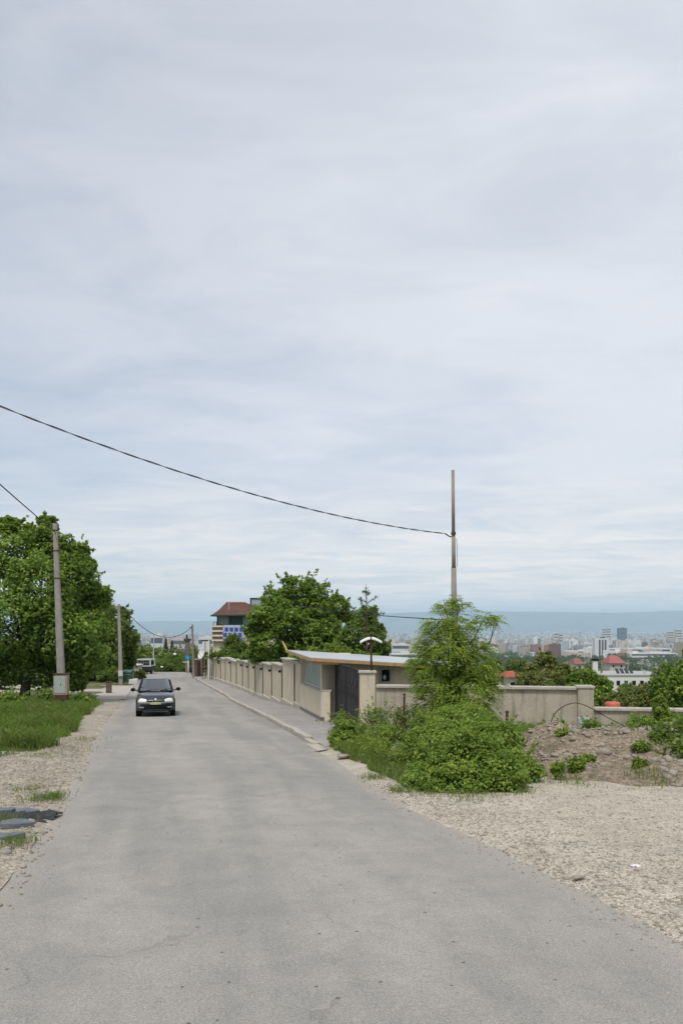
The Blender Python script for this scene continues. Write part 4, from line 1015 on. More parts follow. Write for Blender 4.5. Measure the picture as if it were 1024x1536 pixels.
m = MB(); c4 = [(rx0, ry0, ez - .12), (rx1, ry0, ez - .02), (rx1, ry1, ez - .02), (rx0, ry1, ez - .12)]
for i in range(4): m.bar(c4[i], c4[(i + 1) % 4], .10, .14)
m.build('gutter', M['greenframe'], rf2)
x, y, z = P(343.5, 0, hY + 2.0)[0], hY + 2.0, 0
MB().tube([(x, y, hzp(914)), (x, y, hzp(901))], .035, 6).build('vent_pipe', M['bluebox'], rf2)
gx0, gx1 = P(376, 0, hY + 9)[0], P(376, 0, hY + 9)[0] + 3.6; gzt = (HY - 897.5) * (hY + 9) / F
gl = MB().box(((gx0 + gx1) / 2, hY + 10.5, gzt - 2.6), (gx1 - gx0, 3, 5.2)).build('stair_tower', NT('pale stair glass').finish((.28, .36, .42), .12, .6), ho)
m = MB()
for xx in np.linspace(gx0, gx1, 4): m.box((xx, hY + 8.98, gzt - 2.6), (.12, .1, 5.3))
for k in range(5): m.box(((gx0 + gx1) / 2, hY + 8.96, gzt - k * 1.1), (gx1 - gx0 + .15, .1, .12))
m.build('tower_frame', M['greenframe'], gl)
# lower yard building below the balcony with a white corner pipe
x, y, z = P(313.5, 985, hY - 1)
dp = MB().tube([(x, y, float(base(y))), (x, y, hzp(960))], .07, 8).build('drain_pipe', M['white_paint'], ho)
# white board on a dark frame
x, y, z = P(309, 976, 78); bd = empty('backboard', (x, y, float(base(78))), 'white board in a dark frame standing beyond the far end of the wall', 'board')
MB().box((x - .06, y, z + .42), (.62, .05, 1.05)).build('panel', M['white_paint'], bd); m = MB()
m.box((x + .34, y, z + .40), (.12, .10, 1.35)); m.box((x - .05, y, z + 1.03), (.85, .10, .12)); m.box((x - .07, y - .04, z + .42), (.06, .04, .9)); m.tube([(x + .34, y, z), (x + .34, y, float(base(78)))], .06, 8)
m.build('frame', M['greenframe'], bd)
# satellite dish on the wall
x, y, z = P(304.5, 981, 77.5); sd = empty('satellite_dish', (x, y, z - .8), 'white satellite dish on a mast at the far end of the wall', 'satellite dish')
m = MB(); V = []; n = 8
for i in range(n + 1):
    r_ = .58 * i / n
    for k in range(20): a = 2 * PI * k / 20; V.append((r_ * math.cos(a), r_ * math.sin(a) * 1.08, .22 * (i / n) ** 2))
V2 = [(a, b, c - .03) for a, b, c in V]; N_ = len(V); Fq = []
for i in range(n):
    for k in range(20):
        k2 = (k + 1) % 20; q = (i * 20 + k, i * 20 + k2, (i + 1) * 20 + k2, (i + 1) * 20 + k); Fq += [q, tuple(N_ + j for j in q[::-1])]
for k in range(20): k2 = (k + 1) % 20; Fq.append((n * 20 + k, n * 20 + k2, N_ + n * 20 + k2, N_ + n * 20 + k))
rotm = Vector((-.75, -.62, .35)).to_track_quat('Z', 'Y').to_matrix()
m.add([rotm @ Vector(p) + Vector((x, y, z)) for p in V + V2], Fq); m.build('dish', M['white_paint'], sd, smooth=True)
nn_ = Vector((-.75, -.62, .35)).normalized(); c = Vector((x, y, z))
MB().tube([c + Vector((0, 0, -.5)), c + nn_ * .62], .018, 6).box(c + nn_ * .64, (.10, .10, .14)).build('receiver_arm', M['dark'], sd)
MB().tube([(x + .12, y + .08, z - 1.4), (x + .12, y + .08, z)], .035, 8).build('mast', M['bluebox'], sd)
# bicycle leaning at the end of the footway
def bicycle(loc, rz, label):
    r = empty('bicycle', (0, 0, 0), label, 'bicycle'); ORG[r.name] = Vector((0, 0, 0))
    for yy in (-.52, .52):
        m = MB(); V = []; 
        ring = [(0, yy + .34 * math.cos(a), .36 + .34 * math.sin(a)) for a in np.linspace(0, 2 * PI, 25)]
        wl = MB().tube(ring, .024, 6, False).build('wheel', M['tyre'], r, smooth=True)
        s = MB()
        for a in np.linspace(0, 2 * PI, 13)[:-1]: s.tube([(0, yy, .36), (0, yy + .33 * math.cos(a), .36 + .33 * math.sin(a))], .004, 4)
        s.build('spokes', M['alloy'], wl)
    f = MB(); bb, st, hd, rr, ff = (0, .08, .32), (0, .22, .86), (0, -.36, .88), (0, .52, .36), (0, -.52, .36)
    for a, b in ((bb, st), (bb, hd), (st, hd), (bb, rr), (st, rr), (hd, ff)): f.tube([a, b], .02, 6)
    f.build('frame', M['cable_grey'], r)
    MB().box((0, .24, .92), (.14, .26, .06)).build('saddle', M['blackplastic'], r, bevel=.02)
    MB().tube([(-.28, -.30, .98), (-.1, -.38, 1.0), (.1, -.38, 1.0), (.28, -.30, .98)], .014, 6).tube([(0, -.36, .86), (0, -.38, 1.0)], .014, 6).build('handlebar', M['blackplastic'], r)
    r.location = loc; r.rotation_euler = (0, .08, rz); return r
x, y, z = P(310.5, 1017.5, 76); bicycle((x, y, float(base(76)) + .11), -.45, 'dark bicycle leaning at the far end of the footway wall')
# round blue sign
x, y, z = P(282.5, 1008, 90); z = float(base(90))
sg = empty('road_sign', (x, y, z), 'round blue road sign on a white post beside the wooden pole', 'road sign')
zc = (HY - 986.5) * 90 / F; MB().tube([(x, y, z - .2), (x, y, zc - .25)], .055, 8).build('post', M['white_paint'], sg, smooth=True)
sp_ = MB().lathe([(.30, 0), (.30, .02)], (x - .05, y - .08, zc), 'y', 24).build('sign_face', sides('blue sign face', (.03, .22, .48), .4, bump=.02), sg)
MB().lathe([(.335, .0), (.335, .015)], (x - .05, y - .05, zc), 'y', 24).build('rim', M['binlid'], sp_)
m = MB(); m.bar((x - .03, y - .085, zc - .16), (x - .08, y - .085, zc + .02), .07, .02); m.bar((x - .15, y - .085, zc + .0), (x - .07, y - .085, zc + .15), .05, .02); m.bar((x + .0, y - .085, zc - .02), (x - .07, y - .085, zc + .15), .05, .02)
m.build('pictogram', sides('sign pictogram', (.30, .62, .80), .4, bump=.02), sp_)
MB().box((x - .36, y, (HY - 993) * 90 / F), (.55, .05, .10)).build('side_plate', M['dirty_white'], sg)
# old grey chimney tower
x, y, z = P(281.5, 1000, 98); ch = empty('chimney_stack', (x, y, float(base(98))), 'grey masonry chimney with a dark brown cap behind the blue sign', 'chimney')
zt_ = (HY - 961) * 98 / F
MB().box((x, y, (zt_ + float(base(98))) / 2), (.52, .52, zt_ - float(base(98)))).build('shaft', sides('sooty masonry', (.16, .145, .12), .95), ch)
MB().box((x - .02, y, zt_ + .12), (.78, .76, .34)).build('cap', M['bark'], ch, bevel=.03); MB().lathe([(.14, 0), (.12, .5)], (x - .1, y, zt_ + .28), 'z', 10).build('flue', M['rust'], ch)
# waste container, block stub, kerb blocks, far trailer and shed
x, y, z = P(191.5, 1026, 67); z = float(base(67)) + .02
wb_ = empty('waste_container', (x, y, z), 'faded teal green waste container next to the straight concrete pole', 'waste container')
MB().prism([(x - .36, y - .42), (x + .36, y - .42), (x + .36, y + .42), (x - .36, y + .42)], z + .18, z + .98).build('bin_body', sides('dark green bin', (.04, .085, .06), .6), wb_, bevel=.03)
MB().box((x, y - .02, z + 1.07), (.82, .95, .13), 0, .12).build('lid', M['binlid'], wb_, bevel=.03)
MB().box((x, y - .44, z + .80), (.80, .06, .10)).build('rim', M['binlid'], wb_)
for sx in (-.28, .28): MB().lathe([(.09, -.03), (.09, .03)], (x + sx, y - .3, z + .09), 'x', 12).build('wheel', M['tyre'], wb_)
x, y, z = P(163.5, 1044, 52.5); z = float(base(52.5)) + .02
st = empty('brick_stub', (x, y, z), 'short broken brick stub standing at the driveway edge', 'stub'); MB().box((x, y, z + .36), (.34, .34, .76), .1).build('bricks', M['brick'], st, bevel=.02); MB().box((x, y, z + .78), (.42, .38, .07), .15).build('cap', M['bark'], st, bevel=.015)
for i, (px, py, d_, lab) in enumerate(((200, 1029.5, (.75, .4, .42), 'larger pale concrete block beside the waste container'), (203, 1024, (.55, .4, .30), 'smaller pale concrete block just beyond the larger block'))):
    Y = 66.3 + i * 4.5; x = (px - CX) * Y / F; z = float(base(Y)); tag(MB().box((x, Y, z + d_[2] / 2), d_, .2 + i, taper=.9).build('concrete_block', M['dirty_white'], origin=(x, Y, z), bevel=.03), lab, 'block', 'pale blocks at the roadside')
Y = 92; x, y, z = P(215.5, 1006, Y); zg = float(base(Y)) - .1
tr_ = empty('cage_trailer', (x, y, zg), 'white framed cage trailer parked at the far left bend of the road', 'trailer')
z0, z1 = (HY - 999) * Y / F, (HY - 989.5) * Y / F
m = MB()
for xx in (-.82, .82):
    for yy in (0, 2.2): m.box((x + xx, y + yy, (z0 + z1) / 2), (.13, .13, z1 - z0))
for zz_ in (z0, z1):
    m.box((x, y, zz_), (1.78, .12, .11)); m.box((x, y + 2.2, zz_), (1.78, .12, .11))
    for xx in (-.82, .82): m.box((x + xx, y + 1.1, zz_), (.12, 2.2, .10))
cf = m.build('cage_frame', M['dirty_white'], tr_); m = MB()
for k in range(5): m.box((x - .6 + .3 * k, y - .02, (z0 + z1) / 2), (.05, .05, z1 - z0 - .1))
m.box((x, y - .02, (z0 + z1) / 2), (1.6, .05, .06)); m.build('cage_bars', M['cable_grey'], cf)
MB().box((x, y + 1.1, (z0 + z1) / 2 - .05), (1.45, 1.9, z1 - z0 - .25)).build('load', M['dark'], tr_)
MB().box((x, y + 1.1, z0 - .33), (1.7, 2.4, .5)).build('bed', M['cable'], tr_, bevel=.03)
for sx in (-.7, .7): MB().lathe([(.32, -.1), (.32, .1)], (x + sx, y + .9, zg + .34), 'x', 18).build('wheel', M['tyre'], tr_)
Y = 86; x, y, z = P(201.5, 1000, Y); zg = float(base(Y)) - .1; zt_ = (HY - 998) * Y / F
sh = empty('roadside_shed', (x, y, zg), 'low grey shed with a pale sheet roof beside the cage trailer', 'shed')
MB().box((x, y + .8, (zg + zt_) / 2), (.95, 1.6, zt_ - zg)).build('walls', M['oldwall'], sh); MB().box((x - .05, y + .8, zt_ + .06), (1.25, 2.0, .09), 0, 0, .06).build('roof', M['dirty_white'], sh)
for i, (px, py, Y, r_, lab) in enumerate(((262.5, 981.5, 107, .30, 'white boulder higher up on the green bank at the road end'), (243, 1000.5, 103, .24, 'white boulder lower on the green bank at the road end'))):
    p = np.array([P(px, py, Y)]); v, f = stones(p, np.array([r_]), RNG); o = link('boulder', np_mesh('boulder', v, f), M['white_paint'], None, p[0] - np.array([0, 0, r_ * .5])); tag(o, lab, 'boulder', 'white boulders on the bank')

# ------------------------------------------------------------------ trees
def foot_at(px, Y): x = (px - CX) * Y / F; return (x, Y, gz(x, Y))
# left: walnut and its neighbours
tree('walnut_tree', 'big walnut tree behind the leaning pole at the left edge', foot_at(37, 42.5),
     [plob(20, 838, 43, 46), plob(75, 822, 43, 30), plob(-50, 850, 44, 70), plob(60, 880, 41, 52), plob(110, 870, 43, 34), plob(8, 935, 40.5, 58), plob(85, 950, 41, 50), plob(128, 935, 43.5, 34), plob(-60, 960, 42, 70),
      plob(120, 985, 42, 36), plob(62, 1000, 42.5, 36), plob(15, 1000, 43, 34), plob(-40, 1010, 43, 50), plob(115, 835, 44, 20), plob(72, 786, 43.5, 13), plob(15, 790, 43.5, 15), plob(132, 850, 44, 12), plob(45, 800, 43.5, 12), plob(140, 895, 44, 22), plob(112, 1018, 42, 20)],
     M['leaf_walnut'], 26, 70, (.17, .30), .58, .26, seed=3, flat=.75)
M['scrubby'] = M['leaf_plum']
tree('broadleaf_tree', 'rounded green tree filling the gap between the walnut and the straight pole', foot_at(140, 72),
     [plob(140, 918, 72, 30), plob(162, 945, 72, 26), plob(140, 960, 71, 36), plob(163, 985, 71, 24), plob(105, 960, 72, 36), plob(150, 1004, 71, 20), plob(120, 1000, 71, 26), plob(100, 920, 73, 28), plob(148, 902, 72, 14)], M['leaf_plum'], 20, 75, (.20, .34), .6, .22, seed=4)
tree('broadleaf_tree', 'tall dark tree directly behind the straight concrete pole', foot_at(172, 75),
     [plob(172, 930, 74, 22), plob(188, 958, 74, 20), plob(168, 965, 74, 24), plob(190, 985, 75, 18), plob(165, 995, 74, 24), plob(186, 1005, 75, 13), plob(150, 940, 76, 22)], M['leaf_plum'], 18, 70, (.24, .40), .6, .22, seed=5)
# the lit edge of the wood past the bend
far = [('broad tree', 215, 130, 962, 26, 'leaf_far', 'green tree left of the slim steel pole past the bend'), ('b', 200, 118, 975, 20, 'leaf_plum', 'dark shaded tree behind the shed roof'),
       ('b', 240, 150, 972, 20, 'leaf_far', 'mid green tree just right of the slim steel pole'), ('b', 262, 135, 976, 20, 'leaf_far', 'rounded bright tree above the green bank'),
       ('b', 300, 150, 972, 22, 'leaf_far', 'tree seen between the wooden pole and the white board'), ('b', 325, 160, 968, 24, 'leaf_far', 'tree hidden behind the hipped roof house'),
       ('b', 228, 122, 985, 16, 'leaf_plum', 'low dark tree behind the cage trailer'), ('b', 270, 118, 990, 15, 'leaf_plum', 'dark low tree behind the chimney'), ('b', 190, 170, 965, 22, 'leaf_far', 'distant tree behind the straight pole'),
       ('b', 282, 190, 975, 18, 'leaf_far', 'distant tree right behind the chimney cap'), ('b', 252, 210, 975, 16, 'leaf_far', 'distant pale tree in the wood over the green bank')]
for i, (_, px, Y, top_, r_, lm, lab) in enumerate(far):
    rng = np.random.default_rng(100 + i); lobes = [plob(px, top_ + r_, Y, r_)] + [plob(px + rng.uniform(-1, 1) * r_ * .9, top_ + r_ * rng.uniform(1.1, 2.4), Y + rng.uniform(-2, 2), r_ * rng.uniform(.55, .8)) for _ in range(5)]
    tree('broadleaf_tree', lab, foot_at(px, Y), lobes, M[lm], 12, 50, (.45, .75), .65, .25, 'trees past the bend of the road', 100 + i)
for i, (px, Y, top_, lab) in enumerate(((249, 160, 958, 'taller dark conifer in the wood past the bend'), (258, 165, 961, 'shorter dark conifer beside the taller one past the bend'))):
    rng = np.random.default_rng(140 + i); f = foot_at(px, Y); r = empty('conifer_tree', f, lab, 'tree', 'conifers past the bend')
    zt_ = (HY - top_) * Y / F; MB().tube([f, (f[0], f[1], zt_)], [.3, .04], 7).build('trunk', M['bark'], r)
    k = rng.uniform(0, 1, 1500) ** .7; a = rng.uniform(0, 2 * PI, 1500); R = (1 - k) ** .9 * 0 + (k) * 1.5
    H_ = min(zt_ - f[2] - 1, 9); c = np.stack([f[0] + R * np.cos(a) * rng.uniform(.6, 1, 1500), f[1] + R * np.sin(a), zt_ - k * H_], 1); nn = unit(np.stack([np.cos(a), np.sin(a), np.full(1500, .7)], 1) + rng.normal(size=(1500, 3)) * .3)
    link('crown', leaf_mesh('crown', c, nn, rng.uniform(.4, .8, 1500), .5, rng.normal(.5, .2, 1500), rng), M['leaf_conifer'], r)
shrub('shrub_bank', 'yellow green overgrown bank where the road bends out of sight', foot_at(258, 106), [plob(245, 1000, 105, 20, 1, .5), plob(270, 998, 106, 18, 1, .7), plob(256, 1005, 104.5, 22, 1, .35), plob(280, 1004, 105, 10)],
      leaf_mat('bank leaves', (.045, .085, .012), (.10, .165, .02), (.17, .23, .045)), 14, 90, (.18, .32), .6, 31)
shrub('bush', 'small green bush beside the waste container', foot_at(207, 78), [plob(208, 1014, 78, 9), plob(214, 1018, 78, 6)], M['leaf_bramble'], 10, 60, (.12, .2), .6, 32)
shrub('bush', 'dark hedge bush under the straight pole', foot_at(170, 68), [plob(172, 1012, 69, 14), plob(155, 1015, 69, 10)], M['leaf_plum'], 10, 60, (.14, .22), .6, 33)
# behind the long wall
tree('walnut_tree', 'big open crowned tree with see through gaps behind the long wall', foot_at(440, 47),
     [plob(446, 886, 47, 25), plob(418, 905, 47, 25), plob(470, 892, 47.5, 22), plob(395, 925, 46.5, 24), plob(430, 935, 46, 30), plob(386, 950, 46.5, 18), plob(402, 968, 46, 26), plob(505, 912, 48, 20), plob(490, 935, 47, 17), plob(518, 925, 48, 10), plob(470, 950, 46, 20), plob(440, 975, 46.5, 24), plob(500, 962, 47, 18), plob(472, 982, 46, 18), plob(386, 980, 47, 18), plob(452, 915, 48, 20), plob(480, 918, 47, 20), plob(455, 940, 46.5, 26), plob(412, 935, 46.5, 24), plob(496, 950, 47, 18)],
     M['leaf_walnut'], 15, 75, (.15, .27), .6, .24, seed=21, flat=.55, sub_r=(.24, .38), hubz=.6)
tree('broadleaf_tree', 'smaller rounded tree beside the spruce top behind the annex roof', foot_at(548, 42),
     [plob(548, 928, 42, 20), plob(535, 950, 41.5, 22), plob(562, 950, 42, 18), plob(548, 970, 41.5, 26), plob(572, 975, 42, 14), plob(520, 975, 42, 20), plob(540, 990, 41.5, 24)], M['leaf_plum'], 16, 70, (.14, .24), .6, .13, seed=22)
shrub('hedge', 'bright green hedge showing just above the pale annex roof', foot_at(500, 38), [plob(470, 985, 38.5, 16), plob(495, 980, 38.5, 14), plob(515, 985, 38.5, 16), plob(445, 990, 39, 14), plob(535, 990, 38.5, 14), plob(560, 992, 38.5, 12)], M['leaf_bramble'], 14, 60, (.10, .17), .6, 23)
shrub('bush', 'dark green bush right behind the coping of the long wall', foot_at(400, 49), [plob(400, 990, 48.5, 16), plob(425, 985, 48, 18), plob(375, 990, 56, 14), plob(450, 985, 46, 18), plob(440, 1000, 46, 16), plob(352, 990, 68, 10)], M['leaf_plum'], 14, 60, (.12, .2), .6, 24)
tree('broadleaf_tree', 'small young tree in front of the blue tile balcony', foot_at(350, 70),
     [plob(350, 962, 70, 10), plob(345, 978, 70, 15), plob(360, 975, 70, 14), plob(335, 988, 69.5, 11), plob(352, 990, 69.5, 16), plob(368, 990, 69.5, 12)], M['leaf_plum'], 14, 60, (.16, .26), .6, .09, seed=25)
shrub('bush', 'ivy spilling over the wall top by the satellite dish', foot_at(317, 73), [plob(317, 984, 73, 5), plob(322, 982, 73, 4)], M['leaf_plum'], 8, 40, (.12, .2), .6, 26)
# spruce top
f = foot_at(551, 39.5); r = empty('spruce_sapling', f, 'thin spruce top with a few bare side shoots above the annex roof', 'tree'); rng = np.random.default_rng(27); m = MB(); C = []; N = []
tp = Vector(P(549, 880, 39.5)); m.tube([f, Vector(f).lerp(tp, .5), tp], [.09, .05, .012], 7)
for py, dx, dz in ((905, .55, .35), (903, -.42, .18), (915, -.25, .15), (918, .48, .05), (926, .85, .22), (930, -.6, .15), (938, .7, .05), (945, -.8, .1), (952, 1.0, .2), (960, -.7, .1), (893, .15, .12), (890, -.12, .12)):
    s = Vector(P(549.5, py, 39.5)); e = s + Vector((dx, rng.normal() * .3, dz)); m.tube([s, s.lerp(e, .6) + Vector((0, 0, -.03)), e], [.022, .015, .006], 5)
    for k in range(46):
        t_ = rng.uniform(.25, 1.04) ** .7; C.append(s.lerp(e, t_) + Vector(rng.normal(size=3)) * .05); N.append(rng.normal(size=3))
for k in range(170):
    C.append(Vector(P(549, rng.uniform(880, 960), 39.5)) + Vector(rng.normal(size=3)) * .05); N.append(rng.normal(size=3))
m.build('trunk', M['twig'], r); link('crown', leaf_mesh('crown', np.array([list(c) for c in C]), unit(np.array(N)), rng.uniform(.07, .14, len(C)), .35, rng.normal(.5, .2, len(C)), rng), M['leaf_conifer'], r)

# locust tree: drooping compound leaves
def locust(name, label, foot, fronds, leaf, seed, L=(.28, .50), lob=None):
    rng = np.random.default_rng(seed); r = empty(name, foot, label, 'tree'); m = MB(); limbs(m, foot, lob, .07, rng, (0, 0), .8); m.build('trunk', M['bark'], r, smooth=True)
    C = []; N = []; D = []; S = []; T = []
    for (cx_, cy_, cz_, rx_, ry2, rz_) in lob:
        n = int(fronds * (rx_ / .42) ** 2)
        for _ in range(n):
            d = rng.normal(size=3); d[2] = d[2] * .8 + .15; d /= np.linalg.norm(d); q = rng.uniform(.25, 1.0) ** .6
            o = np.array([cx_, cy_, cz_]) + d * q * np.array([rx_, ry2, rz_]); h = np.array([d[0], d[1], 0]) + rng.normal(size=3) * .35; h[2] = rng.uniform(.05, .5); h /= np.linalg.norm(h)
            ln = rng.uniform(*L); tone = rng.normal(.5, .13) + .1 * (q - .7); side = np.cross(h, (0, 0, 1)); side /= max(1e-6, np.linalg.norm(side)); k = 8
            for j in range(k):
                t_ = (j + .6) / k; p = o + h * ln * t_ + np.array([0, 0, -1]) * ln * .75 * t_ ** 2
                for s in (-1, 1):
                    w_ = ln * .24 * (1 - .5 * abs(t_ - .45)); C.append(p + side * s * w_ * .55 + np.array([0, 0, -.25 * w_])); D.append(side * s + h * .35 + np.array([0, 0, -.5])); S.append(w_ * 1.05); T.append(tone + rng.normal() * .12)
                    N.append(np.array([0, 0, 1]) + h * .4 + rng.normal(size=3) * .3)
    N = unit(np.array(N)); link('crown', leaf_mesh('crown', np.array(C), N, np.array(S), .45, np.array(T), rng, unit(np.array(D)), .06), leaf, r); return r
locust('locust_tree', 'bright green locust tree with drooping leaves hiding the tall pole foot', foot_at(682, 19.4), 150, M['leaf_locust'], 41, (.22, .42),
       [plob(668, 912, 19.4, 17), plob(688, 906, 19.6, 13), plob(655, 945, 19.3, 24), plob(685, 942, 19.2, 26), plob(724, 932, 19.4, 15), plob(742, 927, 19.4, 8), plob(642, 970, 19.5, 20), plob(672, 980, 19, 36), plob(708, 972, 19.3, 26), plob(630, 992, 19.2, 14), plob(645, 1005, 19.2, 30), plob(715, 1005, 19.1, 30), plob(655, 1035, 19, 34), plob(702, 1040, 18.9, 38), plob(733, 1025, 19.2, 16), plob(670, 1065, 18.8, 30), plob(708, 1070, 18.8, 26)])
# right side trees beyond the wall
tree('broadleaf_tree', 'open crowned tree with red tinged tips beyond the taller wall section', foot_at(815, 40), [plob(818, 990, 40, 12), plob(838, 1008, 40, 14), plob(800, 1010, 40, 14), plob(790, 1025, 39.5, 18), plob(820, 1025, 39, 24), plob(850, 1022, 40, 18), plob(806, 1045, 39, 22), plob(845, 1045, 39, 18)], M['leaf_autumn'], 16, 55, (.12, .2), .6, .1, seed=51)
tree('broadleaf_tree', 'dense green fruit tree right behind the wall end pillar', foot_at(880, 36), [plob(880, 1018, 36, 14), plob(895, 1034, 36, 22), plob(870, 1035, 36, 20), plob(905, 1050, 35.5, 22), plob(880, 1060, 35.5, 24), plob(862, 1020, 36.5, 12)], M['leaf_walnut'], 16, 60, (.11, .19), .6, .1, seed=52)
tree('broadleaf_tree', 'pale brownish shrub tree behind the low wall', foot_at(945, 33), [plob(935, 1048, 33, 16), plob(955, 1044, 33, 14), plob(968, 1052, 32.5, 16), plob(942, 1060, 32.5, 20), plob(920, 1055, 33, 14)], M['leaf_autumn'], 16, 45, (.09, .16), .6, .08, seed=53)
tree('broadleaf_tree', 'tall bright tree at the right edge behind the low wall', foot_at(1012, 31), [plob(1008, 1016, 31, 15), plob(1028, 1004, 31, 14), plob(1040, 1020, 31, 30), plob(1000, 1035, 30.5, 22), plob(1020, 1045, 30.5, 24), plob(985, 1045, 31, 12), plob(1060, 1050, 31, 30)], M['leaf_walnut'], 18, 60, (.11, .19), .6, .1, seed=54)
for i, (px, Y, top_, r_, lab) in enumerate(((765, 125, 990, 10, 'dark tree behind the two small red roofs'), (742, 132, 988, 10, 'rounded dark tree left of the red roofs beyond the locust'), (725, 80, 998, 18, 'leafy tree just behind the locust tree'), (860, 110, 1000, 14, 'dark tree left of the small reddish roof'), (880, 120, 1004, 12, 'low tree in front of the white building'),
        (780, 140, 988, 11, 'far tree above the red roofs'), (938, 150, 1024, 9, 'tree left of the white chimney'), (968, 150, 1025, 9, 'tree beside the white chimney'), (1000, 160, 992, 14, 'dark tree behind the bright right edge tree'), (600, 70, 985, 10, 'small tree beyond the annex roof'), (622, 85, 990, 12, 'tree peeping out left of the locust'))):
    rng = np.random.default_rng(200 + i); lobes = [plob(px, top_ + r_, Y, r_)] + [plob(px + rng.uniform(-1, 1) * r_, top_ + r_ * rng.uniform(1.3, 3.0), Y + rng.uniform(-1, 1), r_ * rng.uniform(.6, .9)) for _ in range(5)]
    tree('broadleaf_tree', lab, foot_at(px, Y), lobes, M['leaf_far'], 12, 45, (.25, .45), .65, .16, 'trees on the slope below', 200 + i)

# ------------------------------------------------------------------ bushes and plants by the road
def gl_(px, py, Y, rx, ry2, rz): x, yy, z = P(px, py, Y); return (x, yy, z, rx, ry2, rz)
shrub('bramble_mound', 'large dense mound of brambles bulging towards the gravel lot', (2.1, 13.4, float(base(13.4))),
      [(1.75, 11.4, -2.34, .60, .5, .26), (2.3, 11.55, -2.28, .55, .5, .34), (1.3, 11.7, -2.40, .40, .45, .22), (2.0, 12.0, -2.06, .68, .6, .40), (2.72, 12.3, -2.36, .5, .5, .30), (1.75, 12.9, -1.98, .58, .6, .40), (2.4, 12.9, -1.92, .60, .6, .40), (2.1, 13.8, -1.86, .70, .7, .38), (3.1, 13.0, -2.52, .36, .45, .24),
       (2.05, 12.6, -2.45, .70, .8, .45), (1.45, 12.4, -2.55, .48, .5, .35), (2.75, 13.2, -2.52, .5, .6, .38), (2.1, 15.0, -2.1, .75, .8, .36), (2.75, 14.5, -2.3, .5, .6, .36), (2.6, 16.3, -2.25, .8, .9, .36), (1.5, 15.0, -2.45, .4, .6, .28)],
      M['leaf_bramble'], 26, 110, (.036, .08), .62, 61, sub_r=(.20, .36), shell=.45, shoots=4)
shrub('hedge', 'tangled thorny hedge in front of the gate post and garden wall', (.7, 19.5, float(base(19.5))),
      [(.05, 20.2, -2.62, .32, .6, .30), (.75, 19.9, -2.52, .45, .7, .30), (1.3, 19.7, -2.42, .45, .6, .32), (1.85, 19.5, -2.40, .45, .6, .32), (2.4, 19.0, -2.35, .45, .6, .36), (.55, 18.8, -2.72, .4, .5, .26), (1.1, 18.4, -2.62, .5, .6, .28)],
      M['leaf_plum'], 13, 34, (.045, .085), .6, 62, stems=24)
shrub('bush', 'dark leafy bush at the left end of the roadside plants', (.02, 17.4, float(base(17.4))), [(.05, 17.5, -2.55, .26, .3, .35), (.12, 17.1, -2.68, .28, .3, .26), (-.08, 17.8, -2.7, .2, .3, .2)], M['leaf_bramble'], 18, 60, (.05, .09), .6, 63)
shrub('bush', 'bush with pale shoots against the low wall at the right edge', (8.4, 20.6, float(base(20.6))), [(7.9, 20.2, -2.68, .40, .45, .34), (8.5, 20.1, -2.66, .50, .45, .34), (9.2, 20.0, -2.78, .60, .5, .36), (8.35, 20.1, -2.22, .20, .22, .30), (8.9, 19.4, -2.62, .6, .5, .4), (7.6, 20.2, -2.85, .3, .3, .25)], M['leaf_bramble'], 18, 55, (.05, .10), .6, 64, shoots=0)
shrub('bush', 'dark bush spreading over the rubble at the right edge', (6.0, 14.0, float(base(14.0))), [(5.75, 14.0, -2.25, .28, .4, .30), (6.1, 14.0, -2.08, .42, .5, .38), (6.0, 13.2, -2.28, .36, .4, .28), (6.7, 13.8, -1.98, .5, .6, .45), (6.3, 12.7, -2.36, .35, .35, .26), (5.55, 13.4, -2.42, .2, .25, .18)], M['leaf_plum'], 18, 55, (.05, .09), .6, 65, shoots=4)
for i, (px, py, Y, r_, lab) in enumerate(((862, 1165, 12.7, .14, 'small leafy plant on the rubble nearest the gravel'), (835, 1172, 12.4, .11, 'low bluish plant left of the leafy plant on the rubble'), (958, 1165, 12.8, .12, 'small plant at the foot of the rubble further right'), (832, 1100, 18.6, .30, 'tuft of tall weeds below the garden wall'), (880, 1152, 13.2, .14, 'upright plant just behind the nearest leafy plant'))):
    f = ((px - CX) * Y / F, Y, float(base(Y)) + .12); shrub('weed_plant', lab, f, [(f[0], f[1], f[2] + r_ * .6, r_, r_, r_ * .8), (f[0] + r_ * .5, f[1], f[2] + r_ * .9, r_ * .5, r_ * .5, r_ * .6)], M['leaf_bramble'], 10, 40, (.045, .085), .5, 70 + i, 'plant', stems=6)
# grass fringes
rng = np.random.default_rng(80)
def scatter(n, fn):
    out = []
    while len(out) < n:
        p = fn()
        if p: out.append(p)
    return np.array(out)
def patch_pt():
    y = 16.7 + (46 - 16.7) * rng.uniform() ** 1.5; e = turf_e(y); x = e - 16 * rng.uniform() ** 1.3 * .999
    if n2(x, y, .8, 21) + .9 * (e - x) / 1.0 + .25 < rng.uniform() * .8: return None
    if rng.uniform() > min(1, max(.04, (y - 16.7 + 1.0 * n2(x, y, .8, 2)) / 2.4)): return None
    return (x, y, turf_z(x, y) - .01)
p = scatter(60000, patch_pt); hh = np.array([.16 + .20 * max(0, n2(a, b, .55, 33) + .35) for a, b, _ in p]) * rng.uniform(.5, 1.35, len(p))
o = link('tall_grass', blades('tall_grass', p, hh, rng.uniform(.012, .026, len(p)), None, rng, .45), M['grass']); tag(o, kind='stuff')
def fringe_pt():
    y = rng.uniform(11.2, 20); x0 = float(np.interp(y, [11.2, 12, 13, 14, 16, 17.5, 20], [1.2, .85, .60, .45, .05, -.12, -.2])); x = x0 + rng.uniform() ** 1.3 * 1.0 + .15 * n2(y, 1, 1.3)
    return (x, y, float(base(y)) + .02)
